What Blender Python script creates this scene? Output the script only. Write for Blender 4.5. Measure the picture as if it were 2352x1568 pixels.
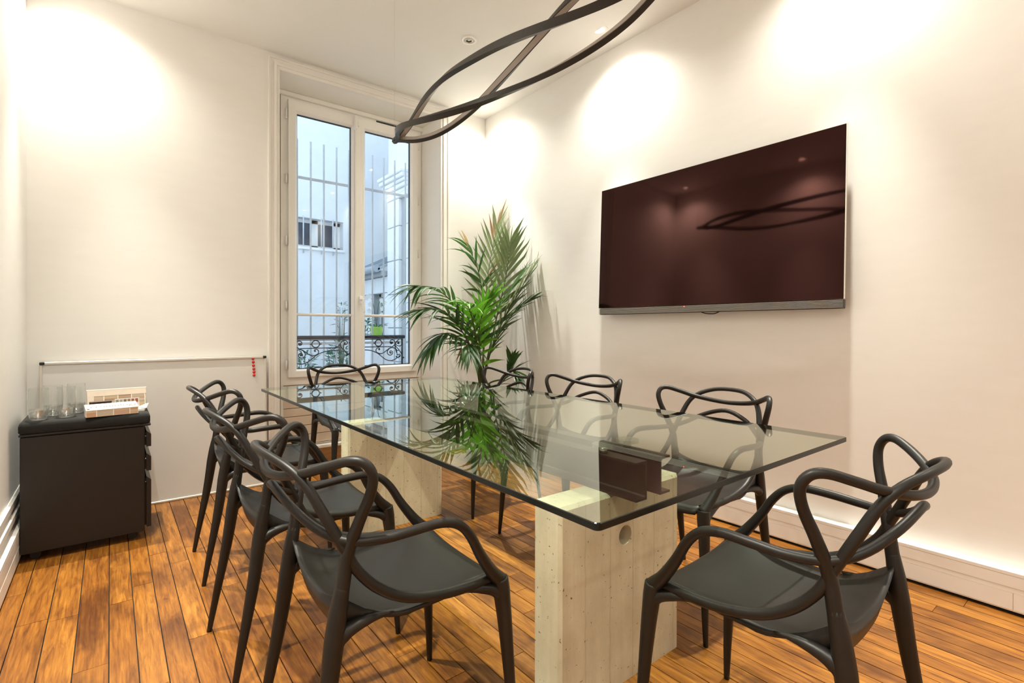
import bpy, math, random
from mathutils import Vector, Matrix
random.seed(7)
for o in list(bpy.data.objects): bpy.data.objects.remove(o, do_unlink=True)
SC = bpy.context.scene
C = SC.collection

# ------------------------------------------------------------------ camera
cam_d = bpy.data.cameras.new('camera'); cam = bpy.data.objects.new('camera', cam_d); C.objects.link(cam)
F_PX = 1167.05
cam_d.sensor_width = 36.0; cam_d.sensor_fit = 'HORIZONTAL'
cam_d.lens = 36.0 * F_PX / 2352.0
cam_d.shift_y = -(784.0 - 758.62) / 2352.0
cam_d.clip_start = 0.02
yaw, pit, rol = math.radians(38.321), math.radians(-0.1955), math.radians(0.0914)
vF = Vector((math.sin(yaw) * math.cos(pit), math.cos(yaw) * math.cos(pit), math.sin(pit)))
vR = Vector((math.cos(yaw), -math.sin(yaw), 0)); vU = vR.cross(vF)
vR2 = vR * math.cos(rol) + vU * math.sin(rol); vU2 = -vR * math.sin(rol) + vU * math.cos(rol)
m = Matrix((vR2, vU2, -vF)).transposed().to_4x4(); m.translation = (0, 0, 1.1022)
cam.matrix_world = m
SC.camera = cam

# ------------------------------------------------------------------ world, exposure
wd = bpy.data.worlds.new('overcast_sky'); SC.world = wd; wd.use_nodes = True
bg = wd.node_tree.nodes['Background']; bg.inputs[0].default_value = (0.66, 0.83, 1.0, 1); bg.inputs[1].default_value = 0.61
SC.view_settings.view_transform = 'Standard'; SC.view_settings.look = 'None'
SC.view_settings.gamma = 1.0; SC.view_settings.use_curve_mapping = False
SC.view_settings.exposure = 1.88
BEAM_W, SPILL_W = 125.0, 15.0            # watts of one ceiling spot: beam and spill
SPOT_COL = (1.0, 0.972, 0.85)

# ------------------------------------------------------------------ room dimensions (metres)
XL, XR = -0.37, 2.792      # left and right wall
YB, YW = -2.90, 3.943      # wall behind the camera, window wall
ZC = 3.084                 # ceiling
YG = 4.19                  # window plane
SPOTS = [(x, y) for x in (-0.125, 2.545) for y in (3.66, 2.29, 0.90, -0.49, -1.88)]  # rearmost pair is unseen, added as fill light from behind the camera

# ------------------------------------------------------------------ materials
MATS = {}
def mat(name, col, rough=0.5, metal=0.0, **kw):
    mt = bpy.data.materials.new(name); mt.use_nodes = True
    b = mt.node_tree.nodes['Principled BSDF']
    b.inputs['Base Color'].default_value = (*col, 1); b.inputs['Roughness'].default_value = rough
    b.inputs['Metallic'].default_value = metal
    for k, v in kw.items(): b.inputs[k].default_value = v
    MATS[name] = mt
    return mt
def N(mt, t, **kw):
    n = mt.node_tree.nodes.new(t)
    for k, v in kw.items(): setattr(n, k, v)
    return n
def L(mt, a, b): mt.node_tree.links.new(a, b)
def bsdf(mt): return mt.node_tree.nodes['Principled BSDF']
def ramp(mt, stops):
    r = N(mt, 'ShaderNodeValToRGB'); e = r.color_ramp.elements
    while len(e) < len(stops): e.new(0.5)
    for i, (p, c) in enumerate(stops): e[i].position = p; e[i].color = (*c, 1)
    return r
def noise(mt, scale, detail=4, rough=0.6, vec=None, dist=0.0):
    n = N(mt, 'ShaderNodeTexNoise'); n.inputs['Scale'].default_value = scale; n.inputs['Detail'].default_value = detail
    n.inputs['Roughness'].default_value = rough; n.inputs['Distortion'].default_value = dist
    if vec is not None: L(mt, vec, n.inputs['Vector'])
    return n
def pos(mt, sc=(1, 1, 1), obj=False, rnd=0.0):
    g = N(mt, 'ShaderNodeTexCoord').outputs['Object'] if obj else N(mt, 'ShaderNodeNewGeometry').outputs['Position']
    if rnd:
        oi = N(mt, 'ShaderNodeObjectInfo'); ml = N(mt, 'ShaderNodeMath', operation='MULTIPLY'); ml.inputs[1].default_value = rnd
        L(mt, oi.outputs['Random'], ml.inputs[0])
        cb = N(mt, 'ShaderNodeCombineXYZ')
        for i in range(3): L(mt, ml.outputs[0], cb.inputs[i])
        ad = N(mt, 'ShaderNodeVectorMath', operation='ADD'); L(mt, g, ad.inputs[0]); L(mt, cb.outputs[0], ad.inputs[1]); g = ad.outputs[0]
    mp = N(mt, 'ShaderNodeMapping'); mp.inputs['Scale'].default_value = sc; L(mt, g, mp.inputs['Vector'])
    return mp.outputs[0]
def bump(mt, h, strength=0.2, dist=0.002):
    b = N(mt, 'ShaderNodeBump'); b.inputs['Strength'].default_value = strength; b.inputs['Distance'].default_value = dist
    L(mt, h, b.inputs['Height']); L(mt, b.outputs[0], bsdf(mt).inputs['Normal'])
def tint(mt, col, amt=0.08, scale=3.0, sc=(1, 1, 1), rough=None, bmp=0.0, detail=5, obj=False):
    """base colour with a soft noise variation of its own paint or surface"""
    n = noise(mt, scale, detail, 0.6, pos(mt, sc, obj))
    lo = tuple(c * (1 - amt) for c in col); hi = tuple(min(1, c * (1 + amt)) for c in col)
    r = ramp(mt, [(0.3, lo), (0.7, hi)]); L(mt, n.outputs[0], r.inputs[0]); L(mt, r.outputs[0], bsdf(mt).inputs['Base Color'])
    if bmp: bump(mt, n.outputs[0], bmp)
    return mt

tint(mat('wall_paint', (0.885, 0.870, 0.842), 0.55), (0.885, 0.870, 0.842), 0.012, 5.0, (1, 1, 4), bmp=0.03)
tint(mat('ceiling_paint', (0.885, 0.870, 0.842), 0.7), (0.885, 0.870, 0.842), 0.01, 4.0)
tint(mat('trim_paint', (0.88, 0.855, 0.815), 0.35), (0.88, 0.855, 0.815), 0.015, 9.0)
tint(mat('frame_white', (0.93, 0.915, 0.885), 0.3), (0.93, 0.915, 0.885), 0.01, 9.0)
tint(mat('panel_paint', (0.72, 0.60, 0.48), 0.4), (0.72, 0.60, 0.48), 0.03, 6.0)
tint(mat('plastic_dark', (0.0110, 0.0088, 0.0070), 0.42, **{'Specular IOR Level': 0.4}), (0.0110, 0.0088, 0.0070), 0.06, 30.0, obj=True)
tint(mat('cabinet_black', (0.0065, 0.0053, 0.0045), 0.42), (0.0065, 0.0053, 0.0045), 0.05, 40.0)
tint(mat('fabric_black', (0.010, 0.0095, 0.009), 0.9), (0.010, 0.0095, 0.009), 0.3, 300.0, bmp=0.3)
mat('rubber_black', (0.012, 0.012, 0.012), 0.6); tint(MATS['rubber_black'], (0.012, 0.012, 0.012), 0.1, 60)
tint(mat('gasket', (0.02, 0.022, 0.025), 0.5), (0.02, 0.022, 0.025), 0.1, 50)
tint(mat('lamp_metal', (0.030, 0.026, 0.022), 0.38, 0.3), (0.034, 0.029, 0.025), 0.06, 20)
tint(mat('lamp_diffuser', (0.40, 0.35, 0.31), 0.45), (0.40, 0.35, 0.31), 0.02, 20)
tint(mat('steel_brown', (0.05, 0.024, 0.018), 0.5, 0.3), (0.05, 0.024, 0.018), 0.25, 14)
tint(mat('chrome', (0.75, 0.75, 0.73), 0.2, 0.9), (0.75, 0.75, 0.73), 0.04, 30)
tint(mat('bar_metal', (0.34, 0.31, 0.28), 0.35, 0.7), (0.34, 0.31, 0.28), 0.05, 30)
tint(mat('whiteboard', (0.74, 0.725, 0.70), 0.25), (0.74, 0.725, 0.70), 0.015, 7)
tint(mat('alu_frame', (0.72, 0.68, 0.62), 0.4, 0.3), (0.72, 0.68, 0.62), 0.03, 20)
tint(mat('magnet_red', (0.62, 0.02, 0.015), 0.4), (0.62, 0.02, 0.015), 0.06, 60)
tint(mat('iron', (0.040, 0.042, 0.055), 0.5, 0.4), (0.040, 0.042, 0.055), 0.15, 30)
tint(mat('grille_grey', (0.60, 0.62, 0.64), 0.6), (0.60, 0.62, 0.64), 0.08, 12)
tint(mat('plaster_out', (0.82, 0.835, 0.85), 0.9), (0.82, 0.835, 0.85), 0.06, 1.6, bmp=0.1)
tint(mat('stone_out', (0.86, 0.86, 0.86), 0.9), (0.86, 0.86, 0.86), 0.05, 2.5, bmp=0.1)
tint(mat('joint_out', (0.42, 0.44, 0.46), 0.9), (0.42, 0.44, 0.46), 0.05, 5)
tint(mat('zinc_roof', (0.42, 0.46, 0.50), 0.5, 0.2), (0.42, 0.46, 0.50), 0.08, 3)
tint(mat('ground_out', (0.42, 0.42, 0.41), 0.9), (0.42, 0.42, 0.41), 0.1, 3)
tint(mat('glass_dark', (0.05, 0.075, 0.11), 0.1), (0.05, 0.075, 0.11), 0.4, 6)
tint(mat('paper', (0.80, 0.76, 0.70), 0.6), (0.80, 0.76, 0.70), 0.02, 30)
tint(mat('paper_tan', (0.62, 0.52, 0.42), 0.6), (0.62, 0.52, 0.42), 0.04, 30)
tint(mat('ink', (0.20, 0.16, 0.13), 0.6), (0.20, 0.16, 0.13), 0.05, 30)
tint(mat('flower_white', (0.88, 0.88, 0.86), 0.5), (0.88, 0.88, 0.86), 0.03, 30)
tint(mat('pot_lime', (0.36, 0.60, 0.08), 0.4), (0.36, 0.60, 0.08), 0.05, 20)
tint(mat('pot_grey', (0.20, 0.19, 0.18), 0.5), (0.20, 0.19, 0.18), 0.08, 14)
tint(mat('soil', (0.05, 0.035, 0.025), 0.95), (0.05, 0.035, 0.025), 0.4, 60)
tint(mat('wood_plinth', (0.34, 0.17, 0.06), 0.4), (0.34, 0.17, 0.06), 0.25, 5, (1, 8, 8))

def leaf_mat(name, c, c2):
    mt = mat(name, c, 0.42)
    n = noise(mt, 6, 3, 0.6, pos(mt)); r = ramp(mt, [(0.3, c), (0.7, c2)]); L(mt, n.outputs[0], r.inputs[0]); L(mt, r.outputs[0], bsdf(mt).inputs['Base Color'])
    tr = N(mt, 'ShaderNodeBsdfTranslucent'); L(mt, r.outputs[0], tr.inputs[0])
    mx = N(mt, 'ShaderNodeMixShader'); mx.inputs[0].default_value = 0.25
    L(mt, bsdf(mt).outputs[0], mx.inputs[1]); L(mt, tr.outputs[0], mx.inputs[2])
    L(mt, mx.outputs[0], mt.node_tree.nodes['Material Output'].inputs[0])
leaf_mat('palm_dark', (0.020, 0.060, 0.012), (0.045, 0.115, 0.022))
leaf_mat('palm_pale', (0.10, 0.15, 0.055), (0.20, 0.24, 0.11))
leaf_mat('palm_bright', (0.055, 0.19, 0.010), (0.11, 0.30, 0.02))
leaf_mat('palm_stem', (0.05, 0.075, 0.015), (0.085, 0.11, 0.03))
leaf_mat('palm_dry', (0.20, 0.12, 0.05), (0.28, 0.20, 0.10))
leaf_mat('bush_out', (0.05, 0.16, 0.09), (0.12, 0.28, 0.16))

# oak strip floor: every plank object shifts the grain and the tone
mt = mat('oak_plank', (0.5, 0.2, 0.04), 0.34)
gv = pos(mt, (9, 1.0, 4), rnd=37.0)
wv = noise(mt, 2.2, 2, 0.5, gv, 0.0)
wave = N(mt, 'ShaderNodeTexWave', wave_type='BANDS', bands_direction='X'); wave.inputs['Scale'].default_value = 2.1; wave.inputs['Distortion'].default_value = 9.0; wave.inputs['Detail'].default_value = 3.0; wave.inputs['Detail Scale'].default_value = 1.3; L(mt, gv, wave.inputs['Vector'])
g1 = noise(mt, 3.0, 9, 0.68, pos(mt, (16, 1.6, 4), rnd=37.0), 0.8)
g2 = noise(mt, 30.0, 4, 0.6, pos(mt, (6, 0.25, 4), rnd=11.0), 0.0)
big = noise(mt, 2.4, 4, 0.6, pos(mt, (1.6, 0.9, 1), rnd=3.0), 0.4)
r1 = ramp(mt, [(0.30, (0.115, 0.039, 0.0065)), (0.45, (0.245, 0.092, 0.0125)), (0.60, (0.35, 0.144, 0.019)), (0.78, (0.46, 0.208, 0.032))])
L(mt, g1.outputs[0], r1.inputs[0])
r2 = ramp(mt, [(0.05, (0.78, 0.70, 0.62)), (0.35, (1.0, 1.0, 1.0))]); L(mt, wave.outputs[0], r2.inputs[0])
r5 = ramp(mt, [(0.34, (0.72, 0.62, 0.55)), (0.52, (1.0, 1.0, 1.0))]); L(mt, g2.outputs[0], r5.inputs[0])
r3 = ramp(mt, [(0.36, (0.42, 0.35, 0.32)), (0.50, (1.0, 1.0, 1.0))]); L(mt, big.outputs[0], r3.inputs[0])
oi = N(mt, 'ShaderNodeObjectInfo'); r4 = ramp(mt, [(0.0, (0.86, 0.80, 0.74)), (0.5, (1.0, 0.98, 0.96)), (1.0, (1.12, 1.14, 1.16))]); L(mt, oi.outputs['Random'], r4.inputs[0])
prev = r1.outputs[0]
for r in (r2, r5, r3, r4):
    mx = N(mt, 'ShaderNodeMix', data_type='RGBA', blend_type='MULTIPLY'); mx.inputs[0].default_value = {id(r2): 0.55, id(r5): 0.9, id(r3): 0.9, id(r4): 1.0}[id(r)]
    L(mt, prev, mx.inputs[6]); L(mt, r.outputs[0], mx.inputs[7]); prev = mx.outputs[2]
L(mt, prev, bsdf(mt).inputs['Base Color'])
bump(mt, g1.outputs[0], 0.12, 0.001)
tint(mat('joint_dark', (0.008, 0.005, 0.003), 0.9), (0.008, 0.005, 0.003), 0.3, 20)

# board-marked concrete
mt = mat('concrete', (0.5, 0.46, 0.37), 0.8)
n1 = noise(mt, 5.0, 7, 0.68, pos(mt, (1, 1, .7))); n2 = noise(mt, 1.0, 4, 0.65, pos(mt, (30, 30, 1.2))); n3 = noise(mt, 90, 2, 0.5, pos(mt))
n4 = N(mt, 'ShaderNodeTexWave', wave_type='BANDS', bands_direction='X'); n4.inputs['Scale'].default_value = 2.9; n4.inputs['Distortion'].default_value = 0.35; n4.inputs['Detail'].default_value = 3; n4.inputs['Detail Scale'].default_value = 6; L(mt, pos(mt), n4.inputs['Vector'])
r1 = ramp(mt, [(0.32, (0.52, 0.455, 0.33)), (0.68, (0.72, 0.65, 0.50))]); L(mt, n1.outputs[0], r1.inputs[0])
r2 = ramp(mt, [(0.3, (0.92, 0.90, 0.87)), (0.6, (1, 1, 1))]); L(mt, n2.outputs[0], r2.inputs[0])
r3 = ramp(mt, [(0.27, (0.28, 0.25, 0.21)), (0.315, (1, 1, 1))]); L(mt, n3.outputs[0], r3.inputs[0])
r4 = ramp(mt, [(0.0, (0.86, 0.84, 0.80)), (0.012, (1, 1, 1))]); L(mt, n4.outputs[0], r4.inputs[0])
prev = r1.outputs[0]
for r in (r2, r3, r4):
    mx = N(mt, 'ShaderNodeMix', data_type='RGBA', blend_type='MULTIPLY'); mx.inputs[0].default_value = 1
    L(mt, prev, mx.inputs[6]); L(mt, r.outputs[0], mx.inputs[7]); prev = mx.outputs[2]
L(mt, prev, bsdf(mt).inputs['Base Color']); bump(mt, n2.outputs[0], 0.25, 0.003)

# television glass
mt = mat('tv_screen', (0.005, 0.0018, 0.0018), 0.05, IOR=1.5)
bsdf(mt).inputs['Specular Tint'].default_value = (1.0, 0.43, 0.38, 1)
tint(mt, (0.005, 0.0018, 0.0018), 0.05, 4)

def clear_glass(name, tintc, ior, rough=0.0, gloss=(1, 1, 1)):
    """glass surface: Fresnel mix of a mirror reflection and straight tinted transmission"""
    mt = bpy.data.materials.new(name); mt.use_nodes = True; nt = mt.node_tree
    nt.nodes.remove(nt.nodes['Principled BSDF'])
    tr = N(mt, 'ShaderNodeBsdfTransparent'); gl = N(mt, 'ShaderNodeBsdfGlossy'); gl.inputs['Roughness'].default_value = rough
    gl.inputs['Color'].default_value = (*gloss, 1)
    n = noise(mt, 2.0, 2, 0.5, pos(mt)); r = ramp(mt, [(0.3, tintc), (0.7, tuple(min(1, c * 1.01) for c in tintc))]); L(mt, n.outputs[0], r.inputs[0]); L(mt, r.outputs[0], tr.inputs[0])
    f0 = ((ior - 1) / (ior + 1)) ** 2
    lw = N(mt, 'ShaderNodeLayerWeight'); lw.inputs[0].default_value = 0.5
    pw = N(mt, 'ShaderNodeMath', operation='POWER'); L(mt, lw.outputs['Facing'], pw.inputs[0]); pw.inputs[1].default_value = 5.0
    fr = N(mt, 'ShaderNodeMath', operation='MULTIPLY_ADD'); L(mt, pw.outputs[0], fr.inputs[0]); fr.inputs[1].default_value = 1 - f0; fr.inputs[2].default_value = f0   # Schlick reflectance
    a1 = N(mt, 'ShaderNodeMath', operation='ADD'); L(mt, fr.outputs[0], a1.inputs[0]); a1.inputs[1].default_value = 1.0
    m1 = N(mt, 'ShaderNodeMath', operation='MULTIPLY'); L(mt, fr.outputs[0], m1.inputs[0]); m1.inputs[1].default_value = 2.0
    dv = N(mt, 'ShaderNodeMath', operation='DIVIDE'); L(mt, m1.outputs[0], dv.inputs[0]); L(mt, a1.outputs[0], dv.inputs[1])   # both faces of the sheet: 2R / (1 + R)
    mx = N(mt, 'ShaderNodeMixShader'); L(mt, dv.outputs[0], mx.inputs[0]); L(mt, tr.outputs[0], mx.inputs[1]); L(mt, gl.outputs[0], mx.inputs[2])
    L(mt, mx.outputs[0], nt.nodes['Material Output'].inputs[0]); MATS[name] = mt
def clear_only(name, tintc):
    mt = bpy.data.materials.new(name); mt.use_nodes = True; nt = mt.node_tree
    nt.nodes.remove(nt.nodes['Principled BSDF']); tr = N(mt, 'ShaderNodeBsdfTransparent')
    n = noise(mt, 2.0, 2, 0.5, pos(mt)); r = ramp(mt, [(0.3, tintc), (0.7, tuple(min(1, c * 1.01) for c in tintc))]); L(mt, n.outputs[0], r.inputs[0]); L(mt, r.outputs[0], tr.inputs[0])
    L(mt, tr.outputs[0], nt.nodes['Material Output'].inputs[0]); MATS[name] = mt
clear_glass('table_glass', (0.84, 0.905, 0.83), 1.54, gloss=(0.95, 1.0, 0.94))
clear_only('table_glass_under', (0.97, 0.985, 0.97))
clear_glass('window_glass', (0.97, 0.985, 1.0), 1.4)
clear_only('window_glass_out', (0.98, 0.99, 1.0))
clear_glass('disc_glass', (0.80, 0.84, 0.80), 1.7, 0.1)
tint(mat('glass_edge', (0.007, 0.009, 0.008), 0.25, IOR=1.33), (0.007, 0.009, 0.008), 0.2, 5)
clear_glass('tumbler_wall', (0.975, 0.98, 0.975), 1.25)
clear_glass('tumbler_base', (0.93, 0.94, 0.93), 2.0, 0.12)
def emit(name, col, st):
    mt = bpy.data.materials.new(name); mt.use_nodes = True; nt = mt.node_tree
    nt.nodes.remove(nt.nodes['Principled BSDF']); e = N(mt, 'ShaderNodeEmission')
    bb = N(mt, 'ShaderNodeRGB'); bb.outputs[0].default_value = (*col, 1); L(mt, bb.outputs[0], e.inputs[0]); e.inputs[1].default_value = st
    L(mt, e.outputs[0], nt.nodes['Material Output'].inputs[0]); MATS[name] = mt
emit('spot_lens', (1.0, 0.90, 0.76), 40.0)
emit('led_red', (1.0, 0.12, 0.06), 1.2)

# fan deck page edges: bands of printed swatches
def swatch_mat(name, seed, cols, nx, z_sc):
    mt = mat(name, (0.8, 0.7, 0.6), 0.6)
    tc = pos(mt, (nx, 1, z_sc), True)
    sx = N(mt, 'ShaderNodeSeparateXYZ'); L(mt, tc, sx.inputs[0])
    fx = N(mt, 'ShaderNodeMath', operation='FLOOR'); L(mt, sx.outputs[0], fx.inputs[0])
    fz = N(mt, 'ShaderNodeMath', operation='FLOOR'); L(mt, sx.outputs[2], fz.inputs[0])
    cb = N(mt, 'ShaderNodeCombineXYZ'); L(mt, fx.outputs[0], cb.inputs[0]); L(mt, fz.outputs[0], cb.inputs[1]); cb.inputs[2].default_value = seed
    w = N(mt, 'ShaderNodeTexWhiteNoise'); L(mt, cb.outputs[0], w.inputs['Vector'])
    r = ramp(mt, [(i / (len(cols) - 1), c) for i, c in enumerate(cols)]); L(mt, w.outputs['Value'], r.inputs[0])
    fr = N(mt, 'ShaderNodeMath', operation='FRACT'); L(mt, sx.outputs[0], fr.inputs[0])
    gt = N(mt, 'ShaderNodeMath', operation='LESS_THAN'); L(mt, fr.outputs[0], gt.inputs[0]); gt.inputs[1].default_value = 0.05
    mx = N(mt, 'ShaderNodeMix', data_type='RGBA'); L(mt, gt.outputs[0], mx.inputs[0]); L(mt, r.outputs[0], mx.inputs[6]); mx.inputs[7].default_value = (0.8, 0.74, 0.66, 1)
    L(mt, mx.outputs[2], bsdf(mt).inputs['Base Color'])
swatch_mat('swatch_warm', 3.0, [(0.60, 0.48, 0.36), (0.50, 0.29, 0.14), (0.52, 0.34, 0.25), (0.44, 0.40, 0.32), (0.58, 0.44, 0.28)], 15.0, 90.0)
swatch_mat('swatch_mixed', 8.0, [(0.46, 0.34, 0.24), (0.24, 0.18, 0.11), (0.30, 0.32, 0.23), (0.46, 0.28, 0.15), (0.42, 0.34, 0.27), (0.36, 0.14, 0.07)], 17.0, 100.0)

# ------------------------------------------------------------------ mesh helpers
class MB:
    def __init__(s): s.v = []; s.f = []; s.mi = []; s.sm = []
    def add(s, vs, fs, mi=0, smooth=False):
        o = len(s.v); s.v += [tuple(v) for v in vs]; s.f += [tuple(i + o for i in f) for f in fs]
        s.mi += [mi] * len(fs); s.sm += [smooth] * len(fs); return s
    def box(s, a, b, mi=0, bev=0.0):
        x0, y0, z0 = a; x1, y1, z1 = b
        if bev <= 0:
            vs = [(x, y, z) for z in (z0, z1) for y in (y0, y1) for x in (x0, x1)]
            fs = [(0, 2, 3, 1), (4, 5, 7, 6), (0, 1, 5, 4), (2, 6, 7, 3), (0, 4, 6, 2), (1, 3, 7, 5)]
            return s.add(vs, fs, mi)
        c = [(x0 + bev, y0), (x1 - bev, y0), (x1, y0 + bev), (x1, y1 - bev), (x1 - bev, y1), (x0 + bev, y1), (x0, y1 - bev), (x0, y0 + bev)]
        i_ = [(x0 + bev, y0 + bev), (x1 - bev, y0 + bev), (x1 - bev, y0 + bev), (x1 - bev, y1 - bev), (x1 - bev, y1 - bev), (x0 + bev, y1 - bev), (x0 + bev, y1 - bev), (x0 + bev, y0 + bev)]
        vs = [(x, y, z0) for x, y in i_] + [(x, y, z0 + bev) for x, y in c] + [(x, y, z1 - bev) for x, y in c] + [(x, y, z1) for x, y in i_]
        fs = []
        for k in range(3):
            for j in range(8):
                q = (k * 8 + j, k * 8 + (j + 1) % 8, k * 8 + 8 + (j + 1) % 8, k * 8 + 8 + j); fs.append(q)
        fs += [(7, 6, 5, 4, 3, 2, 1, 0), tuple(range(24, 32))]
        return s.add(vs, fs, mi)
    def obox(s, a, b, w, h, up=(0, 0, 1), mi=0):
        a, b = Vector(a), Vector(b); d = (b - a).normalized(); u = Vector(up); r = d.cross(u).normalized(); u = r.cross(d)
        vs = [p + r * (w / 2 * i) + u * (h / 2 * j) for p in (a, b) for i, j in ((-1, -1), (1, -1), (1, 1), (-1, 1))]
        return s.add(vs, [(3, 2, 1, 0), (4, 5, 6, 7), (0, 1, 5, 4), (1, 2, 6, 5), (2, 3, 7, 6), (3, 0, 4, 7)], mi)
    def tube(s, pts, rad, n=10, mi=0, caps=True, closed=False, ell=None):
        pts = [Vector(p) for p in pts]; m_ = len(pts)
        rad = rad if isinstance(rad, (list, tuple)) else [rad] * m_
        T = []
        for i in range(m_):
            a = pts[(i - 1) % m_] if (closed or i > 0) else pts[i]; b = pts[(i + 1) % m_] if (closed or i < m_ - 1) else pts[i]
            T.append((b - a).normalized())
        ref = Vector((0, 0, 1)) if abs(T[0].z) < 0.9 else Vector((1, 0, 0))
        u = (ref - T[0] * ref.dot(T[0])).normalized(); vs = []
        for i in range(m_):
            u = (u - T[i] * u.dot(T[i])).normalized(); w = T[i].cross(u)
            e = ell[i] if ell else 1.0
            for k in range(n):
                a = 2 * math.pi * k / n; vs.append(pts[i] + (u * math.cos(a) + w * math.sin(a) * e) * rad[i])
        fs = []
        for i in range(m_ if closed else m_ - 1):
            j = (i + 1) % m_
            for k in range(n): fs.append((i * n + k, i * n + (k + 1) % n, j * n + (k + 1) % n, j * n + k))
        s.add(vs, fs, mi, True)
        if caps and not closed:
            o = len(s.v) - len(vs)
            s.f += [tuple(o + k for k in reversed(range(n))), tuple(o + (m_ - 1) * n + k for k in range(n))]; s.mi += [mi] * 2; s.sm += [False] * 2
        return s
    def lathe(s, prof, c=(0, 0, 0), n=24, mi=0, smooth=True):
        vs = []; fs = []
        for r, z in prof:
            for k in range(n): a = 2 * math.pi * k / n; vs.append((c[0] + r * math.cos(a), c[1] + r * math.sin(a), c[2] + z))
        for i in range(len(prof) - 1):
            for k in range(n): fs.append((i * n + k, i * n + (k + 1) % n, (i + 1) * n + (k + 1) % n, (i + 1) * n + k))
        return s.add(vs, fs, mi, smooth)
    def prism(s, poly, axis, a, b, mi=0):
        """polygon extruded along an axis (0 x, 1 y, 2 z)"""
        def P(p, t): return {0: (t, p[0], p[1]), 1: (p[0], t, p[1]), 2: (p[0], p[1], t)}[axis]
        n = len(poly); vs = [P(p, a) for p in poly] + [P(p, b) for p in poly]
        fs = [tuple(range(n)), tuple(reversed(range(n, 2 * n)))] + [(i, n + i, n + (i + 1) % n, (i + 1) % n) for i in range(n)]
        return s.add(vs, fs, mi)
    def mesh(s, name):
        me = bpy.data.meshes.new(name); me.from_pydata(s.v, [], s.f); me.update(); return me
    def build(s, name, mats, parent=None, kind=None, fix=True):
        me = s.mesh(name)
        for mm in (mats if isinstance(mats, (list, tuple)) else [mats]): me.materials.append(MATS[mm])
        me.polygons.foreach_set('material_index', s.mi); me.polygons.foreach_set('use_smooth', s.sm)
        if fix:
            import bmesh
            bm = bmesh.new(); bm.from_mesh(me); bmesh.ops.recalc_face_normals(bm, faces=bm.faces); bm.to_mesh(me); bm.free()
        o = bpy.data.objects.new(name, me); C.objects.link(o)
        if parent is not None: o.parent = parent
        if kind: o['kind'] = kind
        return o
def catmull(pts, per=6, closed=False):
    P = [Vector(p) for p in pts]; n = len(P); out = []
    for i in range(n if closed else n - 1):
        p0 = P[(i - 1) % n] if (closed or i > 0) else P[i] * 2 - P[i + 1]
        p1 = P[i]; p2 = P[(i + 1) % n]
        p3 = P[(i + 2) % n] if (closed or i < n - 2) else P[i + 1] * 2 - P[i]
        for k in range(per):
            t = k / per
            out.append(0.5 * ((2 * p1) + (p2 - p0) * t + (2 * p0 - 5 * p1 + 4 * p2 - p3) * t * t + (3 * p1 - p0 - 3 * p2 + p3) * t ** 3))
    if not closed: out.append(P[-1])
    return out
def lerp_list(vals, n):
    out = []
    for i in range(n):
        t = i / (n - 1) * (len(vals) - 1); k = min(int(t), len(vals) - 2); out.append(vals[k] + (vals[k + 1] - vals[k]) * (t - k))
    return out
def thing(name, label, cat, loc=(0, 0, 0), rz=0.0, group=None):
    o = bpy.data.objects.new(name, None); C.objects.link(o); o.empty_display_size = 0.05
    o.location = loc; o.rotation_euler = (0, 0, rz); o['label'] = label; o['category'] = cat
    if group: o['group'] = group
    return o
def tag(o, label, cat, group=None):
    o['label'] = label; o['category'] = cat
    if group: o['group'] = group
    return o
def struct(o, label=None):
    o['kind'] = 'structure'
    if label: o['label'] = label
    return o
def part_copy(o, parent):
    c = o.copy(); C.objects.link(c); c.parent = parent; return c
def dup(root, loc, rz, label, group=None):
    r = root.copy(); C.objects.link(r); r.location = loc; r.rotation_euler = (0, 0, rz); r['label'] = label
    if group: r['group'] = group
    for ch in list(root.children):
        c = part_copy(ch, r)
        for g in list(ch.children): part_copy(g, c)
    return r

# ================================================================== room shell
T = 0.12
struct(MB().box((XL - T, YB - T, -0.06), (XR + T, YG + 0.05, -0.010)).build('floor', 'joint_dark'), 'honey coloured oak strip floor')
FLOOR = bpy.data.objects['floor']
struct(MB().box((XL - T, YB - T, 0), (XL, YW + T, ZC + 0.1)).build('wall_left', 'wall_paint'), 'cream painted wall at the left edge')
struct(MB().box((XR, YB - T, 0), (XR + T, YW + T, ZC + 0.1)).build('wall_right', 'wall_paint'), 'cream painted wall with the television')
struct(MB().box((XL - T, YB - T, 0), (XR + T, YB, ZC + 0.1)).build('wall_back', 'wall_paint'), 'cream painted wall behind the viewer')
OX0, OX1, OZ = 0.963, 2.301, 2.973           # window recess in the room face
GX0, GX1, GZ = 1.028, 2.232, 2.930           # and at the window plane
w = MB()
w.box((XL - T, YW, 0), (OX0, YG + 0.16, ZC + 0.1)); w.box((OX1, YW, 0), (XR + T, YG + 0.16, ZC + 0.1)); w.box((OX0, YW, OZ), (OX1, YG + 0.16, ZC + 0.1))
w.prism([(OX0, YW), (GX0, YG), (GX0, YG + 0.16), (OX0, YG + 0.16)], 2, 0, OZ)
w.prism([(OX1, YW), (OX1, YG + 0.16), (GX1, YG + 0.16), (GX1, YG)], 2, 0, OZ)
w.prism([(YW, OZ), (YG + 0.16, OZ), (YG + 0.16, GZ), (YG, GZ)], 0, OX0, OX1)
struct(w.build('wall_window', 'wall_paint'), 'cream painted wall around the window recess')
cl = MB(); hs = 0.038; xs = sorted({x for x, y in SPOTS}); ys = sorted({y for x, y in SPOTS})
cuts = [XL - T] + [v for x in xs for v in (x - hs, x + hs)] + [XR + T]
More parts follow.
